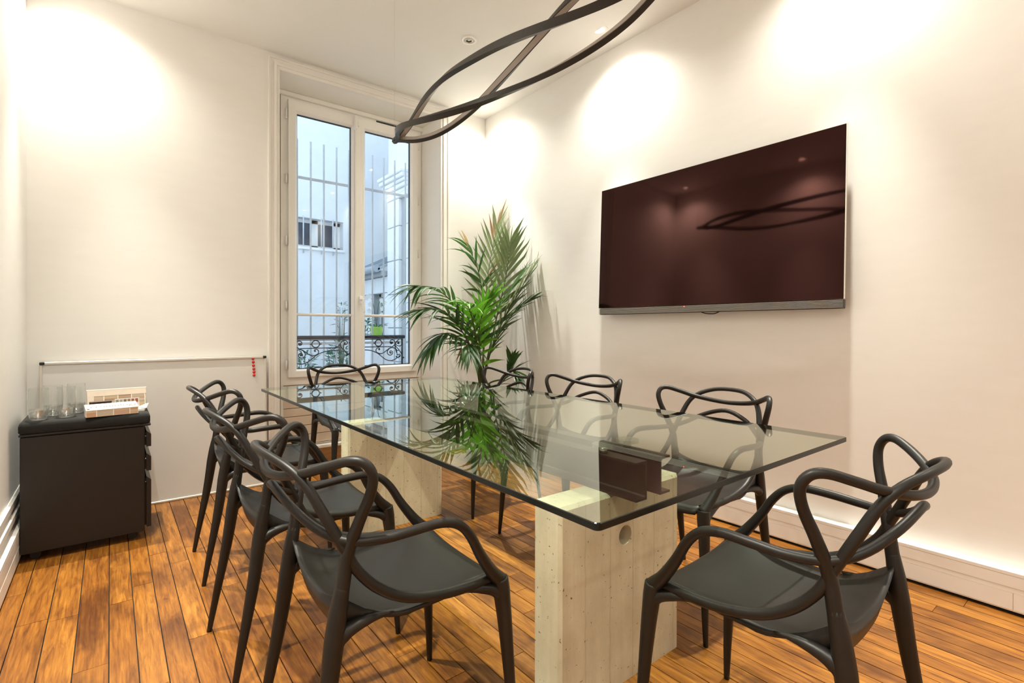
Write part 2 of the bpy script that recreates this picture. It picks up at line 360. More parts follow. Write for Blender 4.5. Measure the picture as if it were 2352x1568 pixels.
for i in range(len(cuts) - 1):
    if i % 2 == 0: cl.box((cuts[i], YB - T, ZC), (cuts[i + 1], YW + T, ZC + 0.1))
    else:
        cy = [YB - T] + [v for y in ys for v in (y - hs, y + hs)] + [YW + T]
        for j in range(0, len(cy) - 1, 2): cl.box((cuts[i], cy[j], ZC), (cuts[i + 1], cy[j + 1], ZC + 0.1))
struct(cl.build('ceiling', 'ceiling_paint'), 'off white ceiling')
# lowered central ceiling panel that leaves a border along the walls
struct(MB().box((XL + 0.27, YB + 0.27, ZC - 0.016), (XR - 0.27, YW - 0.27, ZC)).build('ceiling_panel', 'ceiling_paint', FLOOR and bpy.data.objects['ceiling']), 'flat lowered ceiling panel')

# planks: one object each, one shared unit mesh
unit = MB().box((0, 0, 0), (1, 1, 1)).mesh('plank'); unit.materials.append(MATS['oak_plank'])
seams = [XL, -0.277, -0.186, -0.097, -0.005, 0.071, 0.145, 0.217, 0.292, 0.368, 0.444, 0.520, 0.595, 0.672, 0.748, 0.822, 0.897, 0.967, 1.038]
k = 16
seams += [1.038 + (2.174 - 1.038) * i / k for i in range(1, k)] + [2.174, 2.245, 2.317, 2.388, 2.452, 2.519, 2.587, 2.662, 2.746, XR]
fixed = {0: [2.907], 2: [2.569], 3: [2.133], 4: [2.575], 5: [2.694], 7: [2.853], 17: [1.42], 36: [0.62]}
rnd = random.Random(11)
for i in range(len(seams) - 1):
    x0, x1 = seams[i], seams[i + 1]
    js = list(fixed.get(i, []))
    y = YB + rnd.uniform(0.3, 1.2)
    while y < YG - 0.25:
        if all(abs(y - j) > 0.55 for j in js): js.append(y)
        y += rnd.uniform(0.9, 1.5)
    js = [YB] + sorted(js) + [YG + 0.04]
    for a, b in zip(js[:-1], js[1:]):
        if b < -0.2 and i % 2: pass
        o = bpy.data.objects.new('plank', unit); C.objects.link(o); o.parent = FLOOR
        o.location = (x0 + 0.0017, a + 0.0009, -0.012); o.scale = (x1 - x0 - 0.0034, b - a - 0.0018, 0.012 - rnd.uniform(0, 0.0006))

# skirting boxes
def skirting(name, side):
    sx = 1 if side == 'left' else -1; x0 = XL if side == 'left' else XR
    def bx(mb, d0, d1, y0, y1, z0, z1): mb.box((min(x0 + sx * d0, x0 + sx * d1), y0, z0), (max(x0 + sx * d0, x0 + sx * d1), y1, z1)); return mb
    d = 0.035 if side == 'left' else 0.058
    b = MB(); bx(b, 0, d - 0.004, YB, YW, 0.012, 0.150); o = struct(b.build(name, 'trim_paint'), 'cream boxed skirting along the %s wall' % side)
    bx(MB(), 0, d, YB, YW, 0.150, 0.163).build('top_ledge', 'trim_paint', o)
    bx(MB(), d - 0.004, d, YB, YW, 0.104, 0.1485).build('cover_strip', 'trim_paint', o)
    bx(MB(), d - 0.004, d - 0.0005, YB, YW, 0.084, 0.1028).build('cover_strip', 'trim_paint', o)
    for a, c in (((YB, 0.335), (0.3365, YW)) if side == 'right' else ((YB, 2.2), (2.2015, YW))):
        bx(MB(), d - 0.004, d, a, c, 0.018, 0.0828).build('cover_strip', 'trim_paint', o)
    bx(MB(), 0, d - 0.012, YB, YW, 0.0, 0.0118).build('shadow_gap', 'joint_dark', o)
    return o
skirting('baseboard_right', 'right')
bl = skirting('baseboard_left', 'left')
MB().box((XL, YB, 0.205), (XL + 0.022, YW, 0.235)).build('cable_trunking', 'trim_paint', bl)
MB().box((XL, YB, 0.262), (XL + 0.016, YW, 0.292)).build('cable_trunking', 'trim_paint', bl)
struct(MB().box((XL, YW - 0.02, 0), (0.885, YW, 0.12)).build('baseboard_window', 'trim_paint'), 'cream skirting board under the window wall')

# window casing with stepped moulding
cs = MB()
def casing(mb, off0, off1, d):
    for a, b in (((OX0 - off1, OX0 - off0)), ((OX1 + off0, OX1 + off1))):
        mb.box((a, YW - d, 0), (b, YW, OZ + off1))
    mb.box((OX0 - off0, YW - d, OZ + off0), (OX1 + off0, YW, OZ + off1))
casing(cs, 0.0, 0.022, 0.012); casing(cs, 0.022, 0.040, 0.024); casing(cs, 0.040, 0.066, 0.016); casing(cs, 0.066, 0.078, 0.026)
struct(cs.build('trim_1', 'trim_paint'), 'stepped cream moulding around the window recess')

# ================================================================== window
WIN = struct(bpy.data.objects.new('window_1', None), 'white two leaf casement window with a glazing bar'); C.objects.link(WIN)
fy0, fy1 = YG - 0.02, YG + 0.06
fr = MB()
fr.box((GX0, fy0, 0.70), (1.078, fy1, GZ)); fr.box((2.185, fy0, 0.70), (GX1, fy1, GZ))
fr.box((1.078, fy0, 2.875), (2.185, fy1, GZ)); fr.box((1.078, fy0, 0.66), (2.185, fy1, 0.722)); fr.box((GX0, fy0, 0.66), (1.078, fy1, 0.70)); fr.box((2.185, fy0, 0.66), (GX1, fy1, 0.70))
fr.build('window_frame', 'frame_white', WIN)
MB().box((GX0 - 0.03, fy0 - 0.018, 2.897), (GX1 + 0.03, fy0, 2.935), bev=0.006).build('head_moulding', 'trim_paint', WIN)
def leaf(x0, x1, gx0, gx1):
    z0, z1, gz0, gz1 = 0.722, 2.868, 0.782, 2.780
    y0, y1 = YG - 0.045, YG + 0.02
    b = MB()
    # chamfered sash members: outer face ring plus sloped inner bevel
    c = 0.014
    ring = [(x0, z0), (x1, z0), (x1, z1), (x0, z1)]; mid = [(gx0 - c, gz0 - c), (gx1 + c, gz0 - c), (gx1 + c, gz1 + c), (gx0 - c, gz1 + c)]; inn = [(gx0, gz0), (gx1, gz0), (gx1, gz1), (gx0, gz1)]
    vs = [(x, y1, z) for x, z in ring] + [(x, y0, z) for x, z in ring] + [(x, y0, z) for x, z in mid] + [(x, y0 + 0.02, z) for x, z in inn] + [(x, y1, z) for x, z in inn]
    fs = []
    for q in range(4):
        for j in range(4): fs.append((q * 4 + j, q * 4 + (j + 1) % 4, q * 4 + 4 + (j + 1) % 4, q * 4 + 4 + j))
    for j in range(4): fs.append((16 + j, 16 + (j + 1) % 4, (j + 1) % 4, j))
    b.add(vs, fs)
    s = b.build('sash', 'frame_white', WIN)
    g = MB()
    for a, e in (((gx0, gz0), (gx0 + 0.006, gz1)), ((gx1 - 0.006, gz0), (gx1, gz1)), ((gx0, gz0), (gx1, gz0 + 0.006)), ((gx0, gz1 - 0.006), (gx1, gz1))):
        g.box((a[0], YG - 0.012, a[1]), (e[0], YG + 0.004, e[1]))
    g.build('gasket', 'gasket', s)
    MB().tube([(gx0 - 0.004, YG - 0.018, 1.2115), (gx1 + 0.004, YG - 0.018, 1.2115)], 0.0115, 8).build('glazing_bar', 'frame_white', s)
    for za, zb in ((gz0, 1.206), (1.217, gz1)):
        pn = MB(); p = [(gx0, YG - 0.004, za), (gx1, YG - 0.004, za), (gx1, YG - 0.004, zb), (gx0, YG - 0.004, zb)]
        pn.box((gx0, YG - 0.004, za), (gx1, YG + 0.004, zb))
        pn.mi = [0 if i == 2 else 1 for i in range(6)]
        pn.build('pane', ['window_glass', 'window_glass_out'], s)
    return s
sl = leaf(1.078, 1.632, 1.145, 1.579); sr = leaf(1.634, 2.185, 1.696, 2.122)
MB().box((1.600, YG - 0.058, 0.735), (1.655, YG - 0.045, 2.86), bev=0.006).build('meeting_stile', 'frame_white', WIN)
hd = MB(); hd.box((1.632, YG - 0.070, 1.305), (1.662, YG - 0.058, 1.375), bev=0.004)
hd.tube(catmull([(1.647, YG - 0.068, 1.345), (1.647, YG - 0.105, 1.347), (1.650, YG - 0.11, 1.335), (1.656, YG - 0.108, 1.27), (1.657, YG - 0.106, 1.235)], 5), 0.0095, 10)
hd.build('window_handle', 'frame_white', WIN)
se = MB(); se.box((1.590, YG - 0.085, 2.755), (1.614, YG - 0.045, 2.865), bev=0.004); se.box((1.618, YG - 0.075, 2.785), (1.632, YG - 0.045, 2.825), bev=0.003); se.build('alarm_sensor', 'frame_white', WIN)
for z in (2.76, 2.26, 1.78, 1.28, 0.82):
    for x in (1.066, 2.197):
        MB().tube([(x, YG - 0.032, z - 0.035), (x, YG - 0.032, z + 0.035)], 0.009, 10).build('hinge', 'frame_white', WIN)
MB().box((1.80, fy0 - 0.006, 2.882), (2.06, fy0, 2.893)).build('vent_slot', 'gasket', WIN)
# panelling below the window
PANEL = struct(bpy.data.objects.new('trim_2', None), 'cream slatted panelling below the window'); C.objects.link(PANEL)
MB().box((GX0, YG + 0.0, 0.17), (GX1, YG + 0.06, 0.66)).build('backing', 'joint_dark', PANEL)
zs = [0.174, 0.186, 0.26, 0.336, 0.41, 0.476, 0.658]
for a, b in zip(zs[:-1], zs[1:]):
    MB().box((GX0 + 0.02, YG - 0.014, a + 0.002), (GX1 - 0.02, YG + 0.0, b - 0.002), bev=0.002).build('slat', 'panel_paint', PANEL)
for x in (GX0, GX1 - 0.02): MB().box((x, YG - 0.016, 0.17), (x + 0.02, YG, 0.66)).build('stile', 'trim_paint', PANEL)
MB().box((GX0, YG - 0.055, 0.0), (GX1, YG + 0.06, 0.145)).build('plinth', 'wood_plinth', PANEL)
MB().box((GX0, YG - 0.06, 0.145), (GX1, YG + 0.0, 0.172), bev=0.004).build('plinth_moulding', 'trim_paint', PANEL)

# ================================================================== ceiling spots (the room's lamps and an added rear pair for fill)
lab_xy = {(-0.125, 3.66): 'lit recessed spotlight over the corner left of the window', (-0.125, 2.29): 'lit recessed spotlight over the middle of the left wall',
          (-0.125, 0.90): 'lit recessed spotlight in the left ceiling border beside the viewer', (-0.125, -0.49): 'lit recessed spotlight in the left border behind the viewer',
          (-0.125, -1.88): 'added recessed fill spotlight at the far end of the left border behind the viewer', (2.545, -1.88): 'added recessed fill spotlight at the far end of the right border behind the viewer',
          (2.545, 3.66): 'lit recessed spotlight in the corner above the palm', (2.545, 2.29): 'bright lit recessed spotlight seen past the pendant lamp',
          (2.545, 0.90): 'lit recessed spotlight above the right end of the television', (2.545, -0.49): 'lit recessed spotlight in the right border behind the viewer'}
for (x, y) in SPOTS:
    t = thing('ceiling_spotlight', lab_xy[(x, y)], 'spotlight', (x, y, ZC), 0, 'recessed ceiling spotlights')
    MB().lathe([(0.030, 0.034), (0.030, -0.002), (0.034, -0.004), (0.052, -0.004), (0.055, -0.0005), (0.034, -0.0005), (0.034, 0.034)], n=32).build('trim_ring', 'frame_white', t)
    MB().lathe([(0.0001, 0.010), (0.0295, 0.010), (0.0295, 0.030), (0.0001, 0.030)], n=24).build('lens', 'spot_lens', t)
    for nm_, en, cone, bl, tl in (('spot_beam', BEAM_W, 56, 1.0, 10), ('spot_spill', SPILL_W, 140, 1.0, 0)):   # reflector beam and its wide spill
        ld = bpy.data.lights.new(nm_, 'SPOT'); ld.energy = en; ld.color = SPOT_COL; ld.spot_size = math.radians(cone); ld.spot_blend = bl; ld.shadow_soft_size = 0.028
        lo = bpy.data.objects.new(nm_, ld); C.objects.link(lo); lo.parent = t; lo.location = (0, 0, -0.012)
        lo.rotation_euler = (math.radians(-12 if y > 3 and tl else 0), math.radians(tl if x > 1 else -tl), 0)
t = thing('ceiling_downlight', 'unlit round tilting downlight in the ceiling panel beside the pendant', 'downlight', (1.917, 2.904, ZC - 0.016))
MB().lathe([(0.036, -0.0005), (0.036, -0.005), (0.052, -0.006), (0.055, -0.0005)], n=32).build('trim_ring', 'frame_white', t)
MB().lathe([(0.020, -0.009), (0.033, -0.003), (0.0345, -0.0005)], n=28).build('gimbal_ring', 'alu_frame', t)
MB().lathe([(0.0001, -0.0035), (0.022, -0.0035), (0.022, -0.0005)], n=24).build('lens', 'chrome', t)

# ================================================================== table
TB = thing('conference_table', 'long clear glass conference table on two concrete slabs', 'table', (1.265, 1.89, 0))
def tp(x, y, z): return (x - 1.265, y - 1.89, z)
tx0, tx1, ty0, ty1, tz = 0.675, 1.852, 0.609, 3.172, 0.7575
def rrect(x0, x1, y0, y1, r, n=5):
    out = []
    for cx, cy, a0 in ((x1 - r, y0 + r, -90), (x1 - r, y1 - r, 0), (x0 + r, y1 - r, 90), (x0 + r, y0 + r, 180)):
        for i in range(n + 1): a = math.radians(a0 + 90 * i / n); out.append((cx + r * math.cos(a), cy + r * math.sin(a)))
    return out
gt = MB(); o_ = rrect(tx0, tx1, ty0, ty1, 0.012); i_ = rrect(tx0 + 0.0015, tx1 - 0.0015, ty0 + 0.0015, ty1 - 0.0015, 0.011); n = len(o_); th = 0.015
vs = [tp(x, y, tz) for x, y in i_] + [tp(x, y, tz - 0.0015) for x, y in o_] + [tp(x, y, tz - th + 0.0015) for x, y in o_] + [tp(x, y, tz - th) for x, y in i_]
gt.add(vs, [tuple(range(n))], 0); gt.f.append(tuple(reversed(range(3 * n, 4 * n)))); gt.mi.append(1); gt.sm.append(False)
for q in range(3):
    for j in range(n): gt.f.append((q * n + j, q * n + n + j, q * n + n + (j + 1) % n, q * n + (j + 1) % n)); gt.mi.append(2); gt.sm.append(False)
gt.build('glass_top', ['table_glass', 'table_glass_under', 'glass_edge'], TB)
def pillar(y0, y1, hole):
    x0, x1, z1 = 0.981, 1.549, 0.600; b = MB(); c = 0.010
    if hole:
        hx, hz, r = 1.262, 0.459, 0.030; n = 32; pts = []; rim = []
        for i in range(n):
            a = 2 * math.pi * i / n; dx, dz = math.cos(a), math.sin(a)
            ts = [(x1 - c - hx) / dx if dx > 1e-6 else 1e9, (x0 + c - hx) / dx if dx < -1e-6 else 1e9, (z1 - c - hz) / dz if dz > 1e-6 else 1e9, (0 - hz) / dz if dz < -1e-6 else 1e9]
            tm = min(ts); pts.append((hx + dx * tm, hz + dz * tm)); rim.append((hx + dx * r, hz + dz * r))
        for (cx, cz) in ((x0 + c, 0), (x1 - c, 0), (x1 - c, z1 - c), (x0 + c, z1 - c)):
            k_ = min(range(n), key=lambda q: (pts[q][0] - cx) ** 2 + (pts[q][1] - cz) ** 2); pts[k_] = (cx, cz)
        for y, d in ((y0, 1), (y1, -1)):
            v_ = [tp(x, y, z) for x, z in pts] + [tp(x, y, z) for x, z in rim]
            b.add(v_, [(i, (i + 1) % n, n + (i + 1) % n, n + i) for i in range(n)])
        v_ = [tp(x, y0, z) for x, z in rim] + [tp(x, y1, z) for x, z in rim]
        b.add(v_, [(i, (i + 1) % n, n + (i + 1) % n, n + i) for i in range(n)])
        body = [(x0 + c, 0), (x1 - c, 0), (x1 - c, z1 - c), (x0 + c, z1 - c)]
        caps = False
    else:
        body = [(x0 + c, 0), (x1 - c, 0), (x1 - c, z1 - c), (x0 + c, z1 - c)]; caps = True
    # chamfered slab: front ring, side ring, back ring
    o4 = [(x0, 0), (x1, 0), (x1, z1), (x0, z1)]
    v_ = [tp(x, y0, z) for x, z in body] + [tp(x, y0 + c, z) for x, z in o4] + [tp(x, y1 - c, z) for x, z in o4] + [tp(x, y1, z) for x, z in body]
    f_ = [(q * 4 + j, q * 4 + (j + 1) % 4, q * 4 + 4 + (j + 1) % 4, q * 4 + 4 + j) for q in range(3) for j in range(4)]
    if caps: f_ += [(3, 2, 1, 0), (12, 13, 14, 15)]
    b.add(v_, f_)
    return b.build('concrete_slab', 'concrete', TB, fix=False) if hole else b.build('concrete_slab', 'concrete', TB)
pillar(1.024, 1.140, True); pillar(2.626, 2.742, False)
for sx, xw in ((-1, 1.238), (1, 1.302)):
    x0 = xw; f = 0.050; tw, tf = 0.007, 0.008; z0, z1 = 0.601, 0.715
    poly = [(x0, z0), (x0 + sx * f, z0), (x0 + sx * f, z0 + tf * .8), (x0 + sx * (tw + 0.004), z0 + tf), (x0 + sx * tw, z0 + tf + 0.004), (x0 + sx * tw, z1 - tf - 0.004), (x0 + sx * (tw + 0.004), z1 - tf), (x0 + sx * f, z1 - tf * .8), (x0 + sx * f, z1), (x0, z1)]
    MB().prism([(x - 1.265, z) for x, z in poly], 1, 0.925 - 1.89, 2.85 - 1.89).build('steel_channel', 'steel_brown', TB)
for y in (1.07, 2.69):
    for x in (1.212, 1.328):
        d_ = MB().lathe([(0.0001, 0.732), (0.036, 0.732), (0.036, 0.7425), (0.0001, 0.7425)], tp(x, y, 0), 28, smooth=False).build('support_disc', 'disc_glass', TB)
        MB().lathe([(0.0001, 0.715), (0.013, 0.715), (0.013, 0.732), (0.0001, 0.732)], tp(x, y, 0), 16).build('stem', 'chrome', d_)

# ================================================================== chairs
CH = thing('armchair', 'x', 'chair', (0, 0, 0), 0, 'moulded armchairs around the glass table')
PM = 'plastic_dark'
def mirror(pts): return pts + [(-x, y, z) for x, y, z in reversed(pts[:-1])]
armR = [(.205, .236, .449), (.214, .200, .487), (.226, .158, .545), (.234, .124, .602), (.238, .088, .638), (.240, .040, .653), (.240, -.030, .652), (.232, -.100, .648), (.205, -.168, .652), (.160, -.215, .674), (.095, -.252, .712), (0, -.268, .738)]
p = catmull(mirror(armR), 5); rr = lerp_list([.020, .0155, .0125, .0115, .0115, .0115, .0105, .010, .0095] + [.0095] + [.0095, .010, .0105, .0115, .0115, .0115, .0125, .0155, .020], len(p))
MB().tube(p, rr, 12).build('arm_loop', PM, CH)
earR = [(.197, -.183, .480), (.199, -.172, .560), (.203, -.163, .624), (.226, -.147, .695), (.247, -.132, .752), (.258, -.130, .795), (.254, -.145, .822), (.236, -.170, .828), (.198, -.208, .813), (.147, -.245, .793), (.080, -.272, .779), (0, -.281, .773)]
p = catmull(mirror(earR), 5); rr = lerp_list([.0165, .0155, .0145, .0125, .0115, .011, .0105, .0105, .0105, .0105, .0100, .0095, .0100, .0105, .0105, .0105, .0105, .011, .0115, .0125, .0145, .0155, .0165], len(p))
MB().tube(p, rr, 12).build('ear_loop', PM, CH)
archR = [(.192, .226, .458), (.204, .150, .462), (.210, .060, .470), (.212, -.030, .492), (.210, -.095, .530), (.206, -.142, .580), (.200, -.168, .630), (.184, -.205, .705), (.162, -.236, .768), (.128, -.263, .803), (.070, -.293, .825), (0, -.303, .830)]
p = catmull(mirror(archR), 5); rr = lerp_list([.014, .013, .0125, .0125, .012, .0115, .0115, .0115, .0105, .010, .0095, .0092, .0095, .010, .0105, .0115, .0115, .0115, .012, .0125, .0125, .013, .014], len(p))
MB().tube(p, rr, 12).build('back_arch', PM, CH)
def leg(sx, pts, rads):
    p = catmull([(sx * x, y, z) for x, y, z in pts], 5); return MB().tube(p, lerp_list(rads, len(p)), 12)
for sx in (1, -1):
    b = leg(sx, [(.207, .232, .458), (.209, .236, .425), (.217, .243, .330), (.228, .256, .130), (.236, .263, .001)], [.022, .0225, .0185, .0125, .0085])
    b.tube(catmull([(sx * .213, .238, .385), (sx * .209, .222, .425), (sx * .206, .175, .446), (sx * .207, .120, .456)], 4), lerp_list([.012, .016, .012, .003], 13), 10)
    b.build('leg', PM, CH)
    b = leg(sx, [(.199, -.172, .560), (.197, -.182, .500), (.196, -.190, .440), (.200, -.210, .300), (.206, -.245, .110), (.208, -.264, .001)], [.0150, .0195, .0215, .0180, .0120, .0085])
    b.tube(catmull([(sx * .197, -.192, .415), (sx * .197, -.172, .450), (sx * .200, -.120, .466), (sx * .205, -.060, .466)], 4), lerp_list([.012, .018, .012, .002], 13), 10)
    b.build('leg', PM, CH)
# seat shell
NY, NX = 22, 14
def seat_z(y, u):
    ky = [(.252, .438), (.243, .450), (.225, .456), (.17, .457), (.08, .449), (-.02, .445), (-.08, .450), (-.12, .462), (-.15, .478), (-.180, .502)]
    for (a, za), (b_, zb) in zip(ky[:-1], ky[1:]):
        if a >= y >= b_: z = za + (zb - za) * (a - y) / (a - b_); break
    else: z = ky[-1][1] if y < 0 else ky[0][1]
    return z + (0.012 + .020 * min(1, max(0, (-.05 - y) / .10))) * abs(u) ** 3
def seat_w(y):
    kw = [(.252, .188), (.2, .200), (.05, .207), (-.04, .204), (-.10, .198), (-.15, .194), (-.180, .192)]
    for (a, za), (b_, zb) in zip(kw[:-1], kw[1:]):
        if a >= y >= b_: return za + (zb - za) * (a - y) / (a - b_)
    return kw[-1][1]
b = MB(); top = []; bot = []
for i in range(NY + 1):
    y = .252 - (.252 + .180) * i / NY
    for j in range(NX + 1):
        u = -1 + 2 * j / NX; wv = seat_w(y); yy = y - (0.0 if y > -.08 else 0.012 * (1 - u * u) * min(1, (-.08 - y) / .09))
        z = seat_z(y, u); top.append((u * wv, yy, z))
        d = .010
        if y < -.02: d = max(.012, min(z - (.432 + .030 * abs(u) ** 4), .010 + (-.02 - y) * .55))
        bot.append((u * wv * .985, yy + (.020 if i == NY else .006 if i == NY - 1 else 0), z - d))
W1 = NX + 1; ft = [(i * W1 + j, i * W1 + j + 1, (i + 1) * W1 + j + 1, (i + 1) * W1 + j) for i in range(NY) for j in range(NX)]
nt_ = len(top); fb = [tuple(nt_ + q for q in reversed(f)) for f in ft]; fe = []
for i in range(NY):
    for j in (0, NX): a, c = i * W1 + j, (i + 1) * W1 + j; fe.append((a, c, nt_ + c, nt_ + a))
for j in range(NX):
    for i in (0, NY): a, c = i * W1 + j, i * W1 + j + 1; fe.append((a, c, nt_ + c, nt_ + a))
b.add(top + bot, ft + fb + fe, 0, True); b.build('seat', PM, CH)
poses = [((1.298, .563), 2.0, 'dark armchair at the near head of the table, at right front'),
         ((.564, 1.263), -91.3, 'dark armchair on the left of the table, closest to the viewer'),
         ((.549, 1.926), -88.9, 'dark armchair in the middle of the left row'),
         ((.582, 2.722), -91.5, 'dark armchair on the left of the table, nearest the whiteboard'),
         ((1.888, 1.193), 88.8, 'dark armchair below the television, nearest its right end'),
         ((1.926, 1.973), 94.7, 'dark armchair in the middle of the row along the television wall'),
         ((1.918, 2.673), 87.9, 'dark armchair on the television side, right beside the palm'),
         ((1.327, 3.477), 181.2, 'dark armchair at the far head of the table below the window')]
for i, ((x, y), a, lb) in enumerate(poses):
    if i == 0: CH.location = (x, y, 0); CH.rotation_euler = (0, 0, math.radians(a)); CH['label'] = lb
    else: dup(CH, (x, y, 0), math.radians(a), lb)

# ================================================================== pendant lamp
LM = thing('pendant_lamp', 'long dark twisted ribbon pendant lamp hung over the table', 'lamp', (1.2291, 1.68, 2.1345))
Lya, Ll, Ltw, Lasp = 2.6035 - 1.68, 1.8454, 3.4175, .7107
def spline(ts, vs, t):
    n = len(ts); k = max(i for i in range(n - 1) if t >= ts[i] - 1e-9)
    m = [(vs[min(i + 1, n - 1)] - vs[max(i - 1, 0)]) / (ts[min(i + 1, n - 1)] - ts[max(i - 1, 0)]) for i in range(n)]
    h = ts[k + 1] - ts[k]; u = (t - ts[k]) / h
    return vs[k] * (2 * u ** 3 - 3 * u * u + 1) + h * m[k] * (u ** 3 - 2 * u * u + u) + vs[k + 1] * (3 * u * u - 2 * u ** 3) + h * m[k + 1] * (u ** 3 - u * u)
LT_ = [0, .025, .09, .18, .32, .5, .68, .82, .91, .975, 1]; LR_ = [0, .005, .0635, .106, .1216, .1177, .1216, .106, .0635, .005, 0]
def ribbon(k):
    pts = []
    for i in range(91):
        t = i / 90; r = spline(LT_, LR_, t); ph = (2.797, 4.7356, 7.0048)[k] + Ltw * (t - .5)
        pts.append(Vector((r * math.cos(ph), Lya - Ll * t, Lasp * r * math.sin(ph))))
    return pts
def ribbon_mesh(pts, w, h, off, name, mt_, parent):
    vs = []; fs = []
    for i, P_ in enumerate(pts):
        d = (pts[min(i + 1, len(pts) - 1)] - pts[max(i - 1, 0)]).normalized()
        ax = Vector((0, P_.y, 0)); rad = Vector((P_.x, 0, P_.z))
        if rad.length < 0.03:
            q = pts[min(max(i, 6), len(pts) - 7)]; rad = Vector((q.x, 0, q.z))
        rad = (rad - d * rad.dot(d)).normalized(); sd = d.cross(rad).normalized()
        c = P_ + rad * off
        vs += [c + sd * (w / 2) + rad * (h / 2), c - sd * (w / 2) + rad * (h / 2), c - sd * (w / 2) - rad * (h / 2), c + sd * (w / 2) - rad * (h / 2)]
    for i in range(len(pts) - 1):
        for j in range(4): fs.append((i * 4 + j, i * 4 + (j + 1) % 4, i * 4 + 4 + (j + 1) % 4, i * 4 + 4 + j))
    fs += [(3, 2, 1, 0), tuple(range(len(vs) - 4, len(vs)))]
    return MB().add(vs, fs).build(name, mt_, parent)
for k_ in range(3):
    p = ribbon(k_)
    rb = ribbon_mesh(p, .027, .020, 0.0, 'ribbon', 'lamp_metal', LM)
    ribbon_mesh(p[3:-3], .020, .003, -.0102, 'diffuser_strip', 'lamp_diffuser', rb)
for y in (Lya, Lya - Ll):
    s_ = 1 if y > 0 else -1
    MB().box((-.013, min(y - s_ * .03, y + s_ * .008), -.010), (.013, max(y - s_ * .03, y + s_ * .008), .010), bev=.005).build('end_joint', 'lamp_metal', LM)
    MB().tube([(0, y, .01), (0, y, ZC - .016 - 2.1345)], .0008, 6).build('suspension_wire', 'alu_frame', LM)

# ================================================================== television
TY0, TY1, TZ0, TZ1 = .906, 2.4275, 1.2013, 2.0745
TV = thing('television', 'large switched-off flat television on the right wall, dark brown screen', 'television', (XR - .0966, (TY0 + TY1) / 2, TZ0))
TV.rotation_euler = (0, math.atan2(.0316, TZ1 - TZ0), 0)        # lower edge stands further off the wall
hw = (TY1 - TY0) / 2; H = TZ1 - TZ0
MB().box((0, -hw, .045), (.008, hw, H)).build('screen', 'tv_screen', TV)
e = MB(); e.box((.0005, -hw - .004, .045), (.009, -hw - .0002, H)); e.box((.0005, hw + .0002, .045), (.009, hw + .003, H)); e.box((.0005, -hw - .004, H + .0002), (.009, hw + .003, H + .002)); e.build('screen_rim', 'alu_frame', TV)
MB().box((.009, -hw + .18, .05), (.040, hw - .18, H * .62), bev=.01).build('rear_housing', 'cabinet_black', TV)
sb = MB().box((.004, -hw + .004, 0), (.040, hw - .004, .044), bev=.003).build('speaker_bar', 'cabinet_black', TV)
for i in range(6): MB().box((-.003, -hw + .004, .0035 + i * .0066), (.0045, hw - .004, .0035 + i * .0066 + .0036)).build('speaker_rib', 'bar_metal', sb)
MB().lathe([(.0001, 0), (.003, 0), (.003, .002)], (0, 0, 0), 10).build('standby_light', 'led_red', sb)
bpy.data.objects['standby_light'].location = (-.0035, .08, .036); bpy.data.objects['standby_light'].rotation_euler = (0, -math.pi / 2, 0)
MB().tube(catmull([(.02, -.02, .0), (.02, -.05, -.008), (.02, -.10, -.010), (.02, -.13, .0)], 5), .003, 6).build('cable_loop', 'rubber_black', TV)
MB().box((.030, -.25, .20), (.052, .25, .52)).build('wall_bracket', 'cabinet_black', TV)

# ================================================================== whiteboard and magnets
WB = thing('whiteboard', 'white magnetic board standing on the floor against the window wall', 'whiteboard', (.278, YW - .055, .0))
WB.rotation_euler = (math.radians(-1.9), 0, 0)
x0, x1, hz = -.594, .590, .908
MB().box((x0 + .006, -.004, .010), (x1 - .006, .006, hz - .006)).build('board', 'whiteboard', WB)
MB().box((x0 + .02, -.012, hz - .016), (x1 - .02, .010, hz), bev=.003).build('top_rail', 'alu_frame', WB)
MB().box((x0 + .02, -.012, 0), (x1 - .02, .010, .014), bev=.003).build('bottom_rail', 'alu_frame', WB)
for x in (x0, x1 - .014): MB().box((x, -.012, .014), (x + .014, .010, hz - .016), bev=.003).build('side_rail', 'alu_frame', WB)
for x in (x0, x1 - .022):
    for z in (0, hz - .017): MB().box((x, -.014, z), (x + .022, .012, z + .017), bev=.003).build('corner_cap', 'rubber_black', WB)
mags = [(.782, .890, 'topmost of the six red magnets'), (.784, .866, 'second red magnet from the top of the row'), (.785, .842, 'third red magnet from the top of the row'), (.787, .818, 'fourth red magnet from the top of the row'), (.788, .796, 'fifth red magnet from the top of the row'), (.788, .774, 'lowest of the six red magnets in the row'), (.644, .030, 'single red magnet at the bottom edge of the whiteboard')]
mm_ = MB().lathe([(.0001, .007), (.0075, .007), (.0092, .005), (.0092, 0), (.0001, 0)], n=18)
base_mag = None
for i, (x, z, lb) in enumerate(mags):
    lab = lb if 'whiteboard' in lb else lb + ', upper right of the whiteboard'
    if base_mag is None: base_mag = o = mm_.build('magnet', 'magnet_red')
    else: o = base_mag.copy(); C.objects.link(o)
    a = math.radians(1.9); zz = z
    o.location = (x, YW - .055 - .0042 * math.cos(a) + math.tan(a) * zz, zz); o.rotation_euler = (math.radians(90 - 1.9), 0, 0)
    tag(o, lab, 'magnet', 'red round magnets on the whiteboard')

